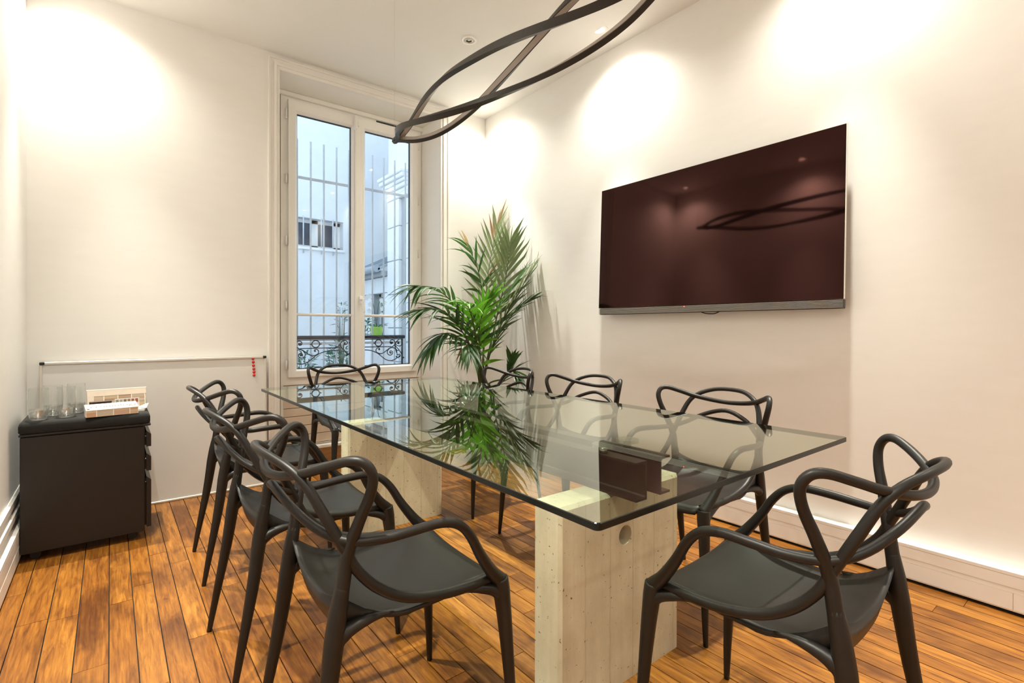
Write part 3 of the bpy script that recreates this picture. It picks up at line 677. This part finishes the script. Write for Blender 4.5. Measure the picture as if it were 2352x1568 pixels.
# ================================================================== drawer cabinet
CB = thing('drawer_cabinet', 'black metal drawer pedestal with a padded top beside the left wall', 'cabinet', (-.10, 3.48, 0))
def cp(x, y, z): return (x + .10, y - 3.48, z)
bx0, bx1, by0, by1 = -.332, .140, 3.270, 3.700
MB().box(cp(bx0, by0, .042), cp(bx1, by1, .590), bev=.003).build('body', 'cabinet_black', CB)
MB().box(cp(bx0 - .004, by0 - .004, .592), cp(bx1 + .026, by1, .604), bev=.003).build('top_plate', 'cabinet_black', CB)
# cushion with softly rounded edges
cu = MB(); nu = 10; rows = []
for zt, ins in ((.605, .006), (.612, 0), (.640, 0), (.652, .003), (.658, .010), (.661, .022)):
    rows.append([cp(x, y, zt) for x, y in rrect(bx0 - .006 + ins, bx1 + .024 - ins, by0 - .008 + ins, by1 - ins, .016, 4)])
nn = len(rows[0]); fs = [(q * nn + j, q * nn + (j + 1) % nn, (q + 1) * nn + (j + 1) % nn, (q + 1) * nn + j) for q in range(len(rows) - 1) for j in range(nn)]
cu.add(sum(rows, []), fs, 0, True); cu.f += [tuple(reversed(range(nn))), tuple((len(rows) - 1) * nn + j for j in range(nn))]; cu.mi += [0, 0]; cu.sm += [False, False]
cu.build('seat_pad', 'fabric_black', CB)
for z0, z1 in ((.482, .571), (.355, .453), (.061, .332)):
    prof = [(bx1 + .008, z0), (bx1 + .028, z0), (bx1 + .028, z1 - .026), (bx1 + .008, z1 - .006)]
    dr = MB().prism([(x + .10, z) for x, z in prof], 1, by0 + .006 - 3.48, by1 - .006 - 3.48).build('drawer', 'cabinet_black', CB)
    MB().box(cp(bx1 - .02, by0 + .03, z0 + .004), cp(bx1 + .008, by1 - .03, z1 - .02)).build('drawer_box', 'cabinet_black', dr)
    for y in (by0 + .012,): MB().tube([cp(bx1 + .001, y, z1 - .035), cp(bx1 + .008, y, z1 - .035)], .0022, 8).build('rivet', 'chrome', dr)
for x in (bx0 + .05, bx1 - .05):
    for y in (by0 + .05, by1 - .05):
        w_ = MB().tube([cp(x, y - .011, .021), cp(x, y + .011, .021)], .020, 16).build('castor', 'rubber_black', CB)
        MB().box(cp(x - .012, y - .014, .030), cp(x + .012, y + .014, .044)).build('castor_fork', 'cabinet_black', w_)

# ================================================================== glasses on the cabinet
prof = [(.0001, 0), (.028, 0), (.031, .003), (.0345, .020), (.0385, .050), (.0400, .085), (.0385, .125), (.0360, .152), (.0356, .1523), (.0352, .152), (.0377, .125), (.0392, .085), (.0376, .050), (.0335, .024), (.026, .013), (.0001, .010)]
gb = MB().lathe(prof, n=40); npf = len(prof) - 1
gb.mi = [0 if (i // 40) in (4, 5, 6, 7, 8, 9, 10, 11) else 1 for i in range(len(gb.f))]
gbase = gb.build('glass_tumbler', ['tumbler_wall', 'tumbler_base'])
for i, (x, y, lb) in enumerate([(-.272, 3.325, 'clear tumbler on the padded cabinet, front left of four'), (-.172, 3.352, 'clear tumbler on the padded cabinet, front one next to the colour fans'),
                                (-.228, 3.450, 'clear tumbler on the padded cabinet, behind the front left one'), (-.140, 3.490, 'clear tumbler on the padded cabinet, behind the one next to the fans')]):
    o = gbase if i == 0 else gbase.copy()
    if i: C.objects.link(o)
    o.location = (x, y, .6612); tag(o, lb, 'glass', 'tumblers on the cabinet')

# ================================================================== colour fan decks, cards and paper
FD = thing('colour_fan_deck', 'lying paint colour fan deck with a lettered cream cover', 'fan deck', (.006, 3.300, .6612), math.radians(7))
def slope(x0, x1, y0, y1, za, zb, th, lo=None):
    """slab whose top rises from za at y0 to zb at y1"""
    ba, bb = (lo, lo) if lo is not None else (za - th, zb - th)
    return MB().add([(x0, y0, ba), (x1, y0, ba), (x1, y1, bb), (x0, y1, bb), (x0, y0, za), (x1, y0, za), (x1, y1, zb), (x0, y1, zb)], [(3, 2, 1, 0), (4, 5, 6, 7), (0, 1, 5, 4), (1, 2, 6, 5), (2, 3, 7, 6), (3, 0, 4, 7)])
slope(-.104, .102, -.036, .034, .0320, .0520, 0, 0.0).build('swatch_pages', 'swatch_warm', FD)
slope(-.106, .104, -.037, .035, .0350, .0555, .0028).build('cover', 'paper', FD)
slope(-.106, -.1042, -.037, .035, .0322, .0525, 0, 0.0).build('cover_end', 'paper', FD)
slope(.1022, .104, -.037, .035, .0322, .0525, 0, 0.0).build('cover_end', 'paper', FD)
fc = bpy.data.curves.new('cover_lettering', 'FONT'); fc.body = 'cromology'; fc.size = .044; fc.space_character = 1.0; fc.align_x = 'CENTER'; fc.align_y = 'CENTER'
fo = bpy.data.objects.new('tmp_text', fc); C.objects.link(fo)
bpy.context.view_layer.update()
me = bpy.data.meshes.new_from_object(fo.evaluated_get(bpy.context.evaluated_depsgraph_get())); bpy.data.objects.remove(fo, do_unlink=True)
me.materials.clear(); me.materials.append(MATS['ink']); lt = bpy.data.objects.new('cover_lettering', me); C.objects.link(lt); lt.parent = FD; lt.location = (.008, -.002, .0460); lt.rotation_euler = (math.atan2(.0205, .072), 0, 0)
slope(-.101, -.091, -.030, -.018, .0371, .0405, .0003).build('cover_emblem', 'steel_brown', FD)
FB = thing('colour_fan_deck', 'propped colour fan deck standing open behind the lettered one', 'fan deck', (.030, 3.445, .6612), math.radians(4))
q = MB().box((-.125, -.003, .002), (.125, .003, .118)).build('swatch_pages', 'swatch_mixed', FB); q.rotation_euler = (math.radians(-20), 0, 0); q.location = (0, -.02, .0)
q4 = MB().box((-.125, -.0036, .086), (.125, -.0031, .118)).build('plain_band', 'paper_tan', FB); q4.rotation_euler = q.rotation_euler; q4.location = q.location
q4 = MB().box((-.125, -.0036, .002), (-.098, -.0031, .0858)).build('plain_band', 'paper_tan', FB); q4.rotation_euler = q.rotation_euler; q4.location = q.location
q2 = MB().box((-.128, -.004, .1182), (.128, .004, .123)).build('page_top', 'paper', FB); q2.rotation_euler = q.rotation_euler; q2.location = q.location
q3 = MB().box((-.125, -.002, .002), (.125, .002, .112)).build('back_page', 'paper', FB); q3.rotation_euler = (math.radians(16), 0, 0); q3.location = (0, .050, 0)
CD = thing('colour_card', 'small white card with six printed colour squares behind the lettered fan', 'colour card', (.070, 3.360, .6612), math.radians(6))
q = MB().box((-.052, -.001, 0), (.052, .001, .072)).build('card', 'paper', CD); q.rotation_euler = (math.radians(-10), 0, 0)
cols = [(0.30, 0.30, 0.27), (0.40, 0.38, 0.34), (0.22, 0.17, 0.12), (0.28, 0.20, 0.14), (0.34, 0.13, 0.08), (0.36, 0.10, 0.07)]
for i, c in enumerate(cols):
    nm = 'square_%d' % i; tint(mat(nm, c, .6), c, .04, 30)
    x = -.048 + i * .0165; MB().box((x, -.0016, .048), (x + .0125, -.0011, .067)).build('colour_square', nm, q)
BX = tag(MB().box((-.045, -.009, 0), (.045, .009, .064), bev=.002).build('sample_box', 'steel_brown'), 'dark brown sample box tucked between the two fan decks', 'box'); BX.location = (-.040, 3.368, .6612); BX.rotation_euler = (0, 0, math.radians(5))
PP = thing('paper_stack', 'loose white paper scraps at the right end of the padded cabinet', 'paper', (.125, 3.385, .6612), math.radians(-8))
MB().box((-.035, -.04, 0), (.022, .03, .010)).build('sheet_block', 'paper', PP)
q = MB().add([(-.02, -.02, .011), (.03, -.03, .014), (.036, .02, .034), (-.012, .03, .016), (-.02, -.02, .0116), (.03, -.03, .0146), (.036, .02, .0346), (-.012, .03, .0166)], [(3, 2, 1, 0), (4, 5, 6, 7), (0, 1, 5, 4), (1, 2, 6, 5), (2, 3, 7, 6), (3, 0, 4, 7)]).build('curled_sheet', 'paper', PP)

# ================================================================== palm
PL = thing('potted_palm', 'tall kentia palm in the corner between window and television wall', 'plant', (2.44, 3.50, 0))
pc = Vector((2.44, 3.50, 0))
MB().lathe([(.0001, 0), (.115, 0), (.125, .012), (.150, .27), (.156, .28), (.156, .30), (.142, .30), (.138, .265), (.0001, .265)], n=36).build('pot', 'pot_grey', PL)
MB().lathe([(.0001, .2655), (.136, .2655)], n=30).build('soil', 'soil', PL)
FR = {
 'a': [(2.428, 3.5, .718), (2.273, 3.45, 1.136), (1.969, 3.38, 1.389), (1.707, 3.3, 1.412)],
 'b': [(2.432, 3.5, .718), (2.232, 3.42, 1.031), (1.96, 3.3, 1.231), (1.696, 3.2, 1.231)],
 'c': [(2.415, 3.5, .682), (2.211, 3.4, .979), (1.979, 3.3, 1.068), (1.787, 3.22, .96)],
 'd': [(2.473, 3.52, .714), (2.528, 3.58, 1.232), (2.621, 3.64, 1.657), (2.725, 3.66, 2.045)],
 'e': [(2.472, 3.5, .715), (2.572, 3.48, 1.156), (2.66, 3.45, 1.553), (2.69, 3.43, 1.837)],
 'f': [(2.463, 3.48, .717), (2.54, 3.40, 1.082), (2.62, 3.28, 1.341), (2.70, 3.18, 1.56)],
 'g': [(2.444, 3.46, .72), (2.491, 3.36, 1.011), (2.588, 3.28, 1.208), (2.690, 3.18, 1.334)],
 'h': [(2.413, 3.46, .722), (2.257, 3.32, 1.049), (2.141, 3.22, 1.233), (1.986, 3.1, 1.304)],
 'i': [(2.464, 3.52, .714), (2.523, 3.58, 1.232), (2.473, 3.6, 1.604), (2.327, 3.58, 1.825)],
 'j': [(2.441, 3.5, .717), (2.345, 3.4, 1.048), (2.318, 3.3, 1.239), (2.33, 3.2, 1.355)],
 'k': [(2.419, 3.48, .647), (2.255, 3.36, .893), (2.148, 3.26, .984), (2.095, 3.15, .907)],
 'l': [(2.433, 3.45, .577), (2.492, 3.3, .658), (2.539, 3.2, .768), (2.512, 3.1, .715)],
 'm': [(2.429, 3.42, .616), (2.536, 3.3, .698), (2.559, 3.26, .781), (2.557, 3.24, .864)],
 'n': [(2.455, 3.5, .716), (2.454, 3.45, 1.082), (2.581, 3.38, 1.339), (2.70, 3.32, 1.533)],
}
# name: leaflet length, material, first leaflet position along the rachis, number of pairs
FP = {'a': (.30, 'palm_dark', .40, 16), 'b': (.30, 'palm_dark', .38, 14), 'c': (.28, 'palm_dark', .40, 12), 'd': (.29, 'palm_pale', .45, 15), 'e': (.29, 'palm_pale', .42, 12), 'f': (.27, 'palm_pale', .40, 11),
      'g': (.24, 'palm_dark', .38, 14), 'h': (.24, 'palm_bright', .30, 11), 'i': (.22, 'palm_dark', .60, 6), 'j': (.22, 'palm_bright', .40, 12), 'k': (.20, 'palm_dark', .45, 10), 'l': (.16, 'palm_dark', .45, 9), 'm': (.13, 'palm_dark', .6, 6), 'n': (.26, 'palm_dark', .42, 11)}
rp = random.Random(5)
# leaflet habit: sideways spread, forward sweep, droop
STY = {'a': (.62, .75, .16), 'b': (.60, .85, .13), 'c': (.60, .75, .20), 'd': (.80, .70, .03), 'e': (.75, .75, .04), 'f': (.70, .85, .06), 'n': (.70, .8, .07), 'g': (.6, .9, .10), 'h': (.8, .6, .14), 'j': (.7, .8, .07), 'k': (.8, .5, .25), 'i': (.55, .8, .14)}
def blade(mb, base, d, side_n, ln, wd, droop, mi):
    n = 6; d = d.normalized(); w = d.cross(side_n).normalized(); pv = []
    wprof = (.35, .9, 1.0, .9, .62, .3, .04); p_ = base.copy(); dirv = d.copy()
    for i in range(n + 1):
        c = w * (wd * .5 * wprof[i]); up = w.cross(dirv).normalized() * (wd * .16 * wprof[i])
        pv += [p_ - c, p_ + up, p_ + c]
        dirv = (dirv + Vector((0, 0, -droop))).normalized(); p_ = p_ + dirv * (ln / n)
    for v in pv:
        if v.x > 2.781: v.x = 2.781 - (v.x - 2.781) * .05
        if v.y > 3.93: v.y = 3.93 - (v.y - 3.93) * .05
    fs = []
    for i in range(n):
        for j in range(2): fs.append((i * 3 + j, i * 3 + j + 1, i * 3 + 4 + j, i * 3 + 3 + j))
    mb.add([v - pc for v in pv], fs, mi, True)
for nm, pts in FR.items():
    ln, mt_, s0, npair = FP[nm]
    base = Vector((2.44 + rp.uniform(-.05, .05), 3.50 + rp.uniform(-.05, .05), .26))
    path = catmull([base] + [Vector(q) for q in pts], 10); m_ = len(path)
    b = MB(); b.tube([q - pc for q in path], lerp_list([.0095, .008, .0055, .0035, .0012], m_), 7, 0)
    for i in range(npair * 2):
        s = s0 + (1 - s0) * (i // 2 + .5 * (i % 2)) / npair; fidx = s * (m_ - 1); k_ = min(int(fidx), m_ - 2)
        P_ = path[k_].lerp(path[k_ + 1], fidx - k_); d = (path[min(k_ + 2, m_ - 1)] - path[max(k_ - 1, 0)]).normalized()
        up = Vector((0, 0, 1)) - d * d.z
        if up.length < .25: up = Vector((-.6, -.7, 0)) - d * d.dot(Vector((-.6, -.7, 0)))
        up.normalize(); sd = d.cross(up).normalized() * (1 if i % 2 else -1)
        rel = (s - s0) / (1 - s0); l_ = ln * (.72 + .5 * math.sin(math.pi * (rel * .8 + .12))) * rp.uniform(.86, 1.1)
        st = STY.get(nm, (.75, .85, .07)); out = (sd * st[0] * (1.05 - .6 * rel) + d * (st[1] + .5 * rel) + up * rp.uniform(.0, .22)).normalized()
        dry = 2 if (nm in ('i', 'd') and rel > .80 and rp.random() < .4) or rp.random() < .008 else 1
        blade(b, P_, out, up if i % 2 else -up, l_, .026 + .010 * rp.random(), rp.uniform(.5, 1.5) * st[2], dry)
    blade(b, path[-1], (path[-1] - path[-3]), Vector((1, 0, .2)), ln * .55, .018, .05, 2 if nm in ('i', 'd') else 1)
    b.build('frond', ['palm_stem', mt_, 'palm_dry'], PL, fix=False)

# ================================================================== balcony railing and grille outside
RL = thing('balcony_railing', 'dark wrought iron balcony railing with scrolls outside the window', 'railing', (1.661, 4.45, .66))
KX, KZ = .000514, .000478           # trace units to metres
def rz_(x, y): return (x - 1099) * KX, 1.002 - (y - 320) * KZ - .66
hx = (2160 - 1099) * KX
MB().box((-hx, -.022, rz_(0, 308)[1]), (hx, .022, rz_(0, 240)[1]), bev=.008).build('handrail', 'iron', RL)
MB().box((-hx + .02, -.006, rz_(0, 326)[1]), (hx - .02, .006, rz_(0, 312)[1])).build('flat_bar', 'iron', RL)
def spiral(cx, cy, r0, turns, a0, sgn, n=22):
    return [(cx + r0 * (1 - .82 * i / n) * math.cos(a0 + sgn * turns * 2 * math.pi * i / n), cy + r0 * (1 - .82 * i / n) * math.sin(a0 + sgn * turns * 2 * math.pi * i / n)) for i in range(n + 1)]
ring_pts = [(548 + 62 * math.cos(2 * math.pi * i / 24), 390 + 62 * math.sin(2 * math.pi * i / 24)) for i in range(24)]
curves = [
 [(150, 690), (185, 690), (230, 718), (310, 741), (400, 720), (480, 660), (560, 592), (680, 535), (820, 517), (950, 521), (1040, 545), (1085, 585), (1070, 608)],
 [(190, 640), (188, 590), (215, 515), (280, 485), (345, 500)] + spiral(315, 580, 72, 1.25, -math.pi * .33, 1),
 [(570, 575), (510, 600), (440, 575), (370, 520), (300, 478), (242, 438), (228, 385)] + spiral(290, 382, 58, 1.1, math.pi, 1),
 [(500, 600), (565, 585), (596, 540), (580, 495), (545, 485), (525, 505), (540, 525)],
 [(300, 466), (600, 465), (960, 462)],
 [(870, 450), (920, 440), (950, 400), (1000, 340), (1060, 340), (1085, 380), (1060, 410), (1030, 405), (1025, 380), (1045, 372)],
 [(960, 380), (965, 440), (1010, 500), (1065, 545), (1099, 600)],
 [(78, 700), (88, 640), (110, 590), (160, 520), (230, 440)],
 [(100, 330), (90, 400), (120, 455), (175, 450)] + spiral(170, 400, 50, 1.1, math.pi * .5, -1),
 [(150, 330), (200, 365), (220, 430), (215, 520), (190, 600)],
 [(225, 420), (215, 500), (175, 550), (160, 540)],
 [(190, 640), (150, 620), (120, 640), (135, 670), (160, 668)],
]
for mir_ in (1, -1):
    for cv in curves:
        p = [Vector((rz_(x, y)[0] * mir_, 0, rz_(x, y)[1])) for x, y in cv]
        MB().tube(catmull(p, 3), .0042, 6).build('scroll', 'iron', RL)
    p = [Vector((rz_(x, y)[0] * mir_, 0, rz_(x, y)[1])) for x, y in ring_pts]
    rg = MB().tube(p, .005, 6, closed=True)
    for cx in (465, 630): rg.add(*[(lambda v, f: (v, f))(*(lambda c: ([(c[0] + .008, 0, c[1]), (c[0] - .008, 0, c[1]), (c[0], .006, c[1]), (c[0], -.006, c[1]), (c[0], 0, c[1] + .008), (c[0], 0, c[1] - .008)], [(0, 2, 4), (2, 1, 4), (1, 3, 4), (3, 0, 4), (2, 0, 5), (1, 2, 5), (3, 1, 5), (0, 3, 5)]))((rz_(cx, 393)[0] * mir_, rz_(cx, 393)[1])))][0])
    rg.build('ring', 'iron', RL)
    for cx, cy in ((310, 588), (298, 383), (535, 515), (1035, 388), (1072, 605), (170, 400), (60, 690), (140, 660), (195, 668)):
        x_, z_ = rz_(cx, cy); MB().lathe([(.0001, -.009), (.008, -.005), (.0095, 0), (.008, .005), (.0001, .009)], (x_ * mir_, 0, z_), 10).build('boss', 'iron', RL)
    MB().box((mir_ * (hx - .025) - .006, -.006, 0), (mir_ * (hx - .025) + .006, .006, rz_(0, 312)[1])).build('post', 'iron', RL)
MB().box((-hx + .02, -.006, .055), (hx - .02, .006, .068)).build('flat_bar', 'iron', RL)
MB().box((XL - .3, YG + .16, .45), (XR + .3, 4.56, .655)).build('window_ledge', 'stone_out').__setitem__('kind', 'structure')

GR = thing('security_grille', 'tall pale grey bar grille standing behind the balcony railing', 'grille', (1.76, 4.72, .45))
for i in range(-1, 12):
    x = 1.300 + i * .1165 - 1.76
    MB().tube([(x, 0, -.6), (x, 0, 2.331)], .0085, 8).build('bar', 'grille_grey', GR)
for z in (.515, 1.995): MB().box((-.62, -.006, z - .011), (.95, .006, z + .011)).build('cross_bar', 'grille_grey', GR)

# ================================================================== courtyard
struct(MB().box((-6, 4.36, -.4), (9, 12, -.3)).build('courtyard_ground', 'ground_out'), 'grey paved courtyard ground')
BW = MB(); bwx0, bwx1, bwz0, bwz1 = 1.70, 2.975, 2.372, 2.826
BW.box((-6, 8.2, -.3), (bwx0, 8.6, 5.6)); BW.box((bwx1, 8.2, -.3), (6, 8.6, 5.6)); BW.box((bwx0, 8.2, -.3), (bwx1, 8.6, bwz0)); BW.box((bwx0, 8.2, bwz1), (bwx1, 8.6, 5.6))
HB = tag(BW.build('courtyard_building', 'plaster_out'), 'pale rendered building across the courtyard with a small barred window', 'building')
wf = MB(); yb = 8.36
wf.box((bwx0, yb, bwz0), (bwx1, yb + .05, bwz0 + .05)); wf.box((bwx0, yb, bwz1 - .05), (bwx1, yb + .05, bwz1)); wf.box((bwx1 - .10, yb, bwz0), (bwx1, yb + .05, bwz1)); wf.box((2.50, yb, bwz0), (2.62, yb + .05, bwz1)); wf.box((bwx0, yb, bwz0), (bwx0 + .06, yb + .05, bwz1)); wf.box((2.10, yb, bwz0), (2.20, yb + .05, bwz1))
fw = wf.build('window_frame', 'frame_white', HB)
for a, c in ((bwx0, 2.10), (2.20, 2.50), (2.62, bwx1 - .10)): MB().box((a, yb + .02, bwz0), (c, yb + .03, bwz1)).build('pane', 'glass_dark', fw)
MB().box((bwx0 - .04, 8.17, bwz0 - .04), (bwx1 + .02, 8.36, bwz0)).build('window_sill', 'stone_out', HB)
for x in (1.95, 2.20, 2.345, 2.62, 2.80): MB().tube([(x, 8.18, bwz0 - .10), (x, 8.18, bwz1 + .02)], .010, 6).build('window_bar', 'grille_grey', HB)
# quoined stone house with cornice at the right of the courtyard
SX = 3.13
ST = thing('stone_house', 'white stone house with cornice and jointed blocks at the right of the courtyard', 'building', (SX, 6.0, -.3))
def sp(x, y, z): return (x - SX, y - 6.0, z + .3)
MB().box(sp(SX + .03, 4.6, -.3), sp(SX + 3, 6.45, 5.6)).build('wall', 'joint_out', ST)
MB().box(sp(SX + .001, 6.462, -.3), sp(SX + 3, 6.80, 5.6)).build('joint_core', 'joint_out', ST)
zz = -.3; i = 0
while zz < 2.90:
    z2 = min(zz + .47, 2.90)
    MB().box(sp(SX - .02, 6.455, zz + .006), sp(SX + .2, 6.82, z2 - .006), bev=.006).build('stone_block', 'stone_out', ST)
    MB().box(sp(SX + .01, 5.0, zz + .004), sp(SX + .2, 6.30, z2 - .004), bev=.004).build('stone_block', 'plaster_out', ST)
    zz = z2; i += 1
MB().box(sp(SX - .0, 4.6, 3.24), sp(SX + .2, 6.82, 5.6)).build('upper_wall', 'plaster_out', ST)
for z0, z1, d, yy in ((2.90, 2.96, .03, 6.83), (2.96, 3.02, .02, 6.83), (3.02, 3.08, .05, 6.86), (3.08, 3.13, .07, 6.89), (3.13, 3.19, .10, 6.93), (3.19, 3.24, .12, 6.95)):
    MB().box(sp(SX - d, 6.20, z0), sp(SX + .2, yy, z1), bev=.01).build('cornice_step', 'stone_out', ST)
# low lean-to with zinc eaves
LT = thing('lean_to', 'low white outbuilding with zinc eaves and a narrow window by the potted plants', 'building', (SX, 7.5, -.3))
def lp(x, y, z): return (x - SX, y - 7.5, z + .3)
wy0, wy1, wz0, wz1 = 6.99, 7.40, .62, 1.63
b = MB(); b.box(lp(SX + .03, 6.83, -.3), lp(SX + .3, wy0, 1.86)); b.box(lp(SX + .03, wy1, -.3), lp(SX + .3, 8.15, 1.86)); b.box(lp(SX + .03, wy0, -.3), lp(SX + .3, wy1, wz0)); b.box(lp(SX + .03, wy0, wz1), lp(SX + .3, wy1, 1.86))
b.build('wall', 'joint_out', LT)
def blk(y0, y1, z0, z1): MB().box(lp(SX, y0 + .004, z0 + .005), lp(SX + .10, y1 - .004, z1 - .005), bev=.004).build('stone_block', 'stone_out', LT)
for z0, z1 in ((-.3, .18), (.18, .66), (.66, 1.15), (1.15, 1.62)):
    blk(6.83, wy0, z0, z1); blk(wy1, 7.85, z0, z1); blk(7.85, 8.15, z0, z1)
    if z1 <= .66: blk(wy0, wy1, z0, z1)
for y0, y1 in ((6.83, 7.08), (7.08, 7.30), (7.30, 7.62), (7.62, 8.15)): blk(y0, y1, 1.62, 1.86)
wf = MB(); wf.box(lp(SX + .12, wy0, wz0), lp(SX + .16, wy0 + .06, wz1)); wf.box(lp(SX + .12, wy1 - .05, wz0), lp(SX + .16, wy1, wz1)); wf.box(lp(SX + .12, wy0, wz1 - .05), lp(SX + .16, wy1, wz1)); wf.box(lp(SX + .12, wy0 + .12, wz0), lp(SX + .16, wy0 + .16, wz1))
f_ = wf.build('window_frame', 'grille_grey', LT); MB().box(lp(SX + .14, wy0, wz0), lp(SX + .15, wy1, wz1)).build('pane', 'glass_dark', f_)
MB().box(lp(SX - .06, wy0 - .05, wz0 - .06), lp(SX + .12, wy1 + .05, wz0)).build('window_sill', 'stone_out', LT)
MB().box(lp(SX - .10, 6.84, 1.86), lp(SX + .3, 7.72, 1.93)).build('soffit', 'joint_out', LT)
b = MB(); b.tube([lp(SX - .17, 6.84, 1.95), lp(SX - .17, 7.72, 1.95)], .05, 12); b.build('gutter', 'zinc_roof', LT)
b = MB(); b.add([lp(SX - .15, 6.84, 1.96), lp(SX - .15, 7.72, 1.96), lp(SX + 1.2, 7.72, 2.62), lp(SX + 1.2, 6.84, 2.62), lp(SX - .15, 6.84, 1.93), lp(SX - .15, 7.72, 1.93), lp(SX + 1.2, 7.72, 2.58), lp(SX + 1.2, 6.84, 2.58)], [(0, 1, 2, 3), (7, 6, 5, 4), (0, 4, 5, 1), (1, 5, 6, 2), (2, 6, 7, 3), (3, 7, 4, 0)]); b.build('roof', 'zinc_roof', LT)
for y in (7.0, 7.35, 7.66): MB().obox(lp(SX - .15, y, 1.985), lp(SX + 1.2, y, 2.645), .03, .04).build('roof_seam', 'zinc_roof', LT)

# courtyard plants
def bush(loc, r, h, n, seed, label):
    rb_ = random.Random(seed); t = thing('courtyard_shrub', label, 'shrub', loc)
    b = MB(); s_ = MB()
    for i in range(n):
        a = rb_.uniform(0, 2 * math.pi); q = math.sqrt(rb_.random()) * r; z0 = rb_.random() ** .8 * h
        p_ = Vector((q * math.cos(a) * (1 - .4 * z0 / h), q * math.sin(a) * (1 - .4 * z0 / h), z0)); d = Vector((math.cos(a), math.sin(a), rb_.uniform(-.1, 1.0))).normalized()
        w = d.cross(Vector((0, 0, 1))).normalized() * .012; l_ = rb_.uniform(.06, .14)
        b.add([p_, p_ + d * l_ * .5 + w, p_ + d * l_ + Vector((0, 0, -.02)), p_ + d * l_ * .5 - w], [(0, 1, 2, 3)])
    for i in range(7):
        a = rb_.uniform(0, 6.28); s_.tube([(0, 0, 0), (r * .5 * math.cos(a), r * .5 * math.sin(a), h * .6), (r * .8 * math.cos(a), r * .8 * math.sin(a), h * .95)], [.008, .006, .002], 5)
    s_.build('stem', 'palm_stem', t); b.build('foliage', 'bush_out', t, kind='stuff', fix=False)
bush((1.53, 5.3, -.3), .14, 1.15, 260, 1, 'small green shrub behind the left end of the railing')
bush((2.29, 6.3, -.3), .25, 1.22, 620, 2, 'leafy green shrub behind the middle of the railing')
bush((2.84, 6.95, -.3), .11, 1.52, 330, 3, 'green shrub left of the orchid')
bush((2.71, 7.55, -.3), .07, 1.80, 60, 4, 'tall thin climbing plant left of the window mullion')
OR = thing('orchid', 'white orchid in a lime green pot standing outside', 'plant', (2.295, 5.30, .99))
MB().lathe([(.0001, 0), (.050, 0), (.068, .11), (.072, .115), (.072, .13), (.062, .13), (.0001, .12)], n=24).build('pot', 'pot_lime', OR)
for k_, (dx, dy, hh) in enumerate(((-.05, 0, .46), (.03, .02, .42))):
    pth = catmull([(0, 0, .12), (dx * .4, dy, hh * .55), (dx, dy, hh * .9), (dx * 1.9, dy, hh)], 5); MB().tube(pth, .003, 6).build('flower_stem', 'palm_stem', OR)
    fb_ = MB()
    for (ox, oz) in ((0, 0), (-.035 if k_ == 0 else .03, -.02), (.01, -.09), (.0, -.16)):
        c = Vector((dx * 1.9 + ox, dy - .02, hh + oz))
        for a in range(5):
            an = a * 2 * math.pi / 5 + .3; d = Vector((math.cos(an), -.15, math.sin(an))); w = Vector((-math.sin(an), 0, math.cos(an))) * .014
            fb_.add([c, c + d * .018 + w, c + d * .034, c + d * .018 - w, c + Vector((0, -.004, 0))], [(0, 1, 2, 3)])
    fb_.build('blossom', 'flower_white', OR, fix=False)
for a in range(5):
    an = a * 1.25; d = Vector((math.cos(an), math.sin(an), .5)); w = Vector((-math.sin(an), math.cos(an), 0)) * .02
    MB().add([(0, 0, .12), tuple(d * .07 + w + Vector((0, 0, .12))), tuple(d * .15 + Vector((0, 0, .10))), tuple(d * .07 - w + Vector((0, 0, .12)))], [(0, 1, 2, 3)]).build('leaf', 'bush_out', OR, fix=False)
PS = tag(MB().box((2.175, 5.18, -.3), (2.415, 5.42, .989), bev=.01).build('plant_stand', 'stone_out'), 'pale stone plant stand under the orchid', 'plant stand')
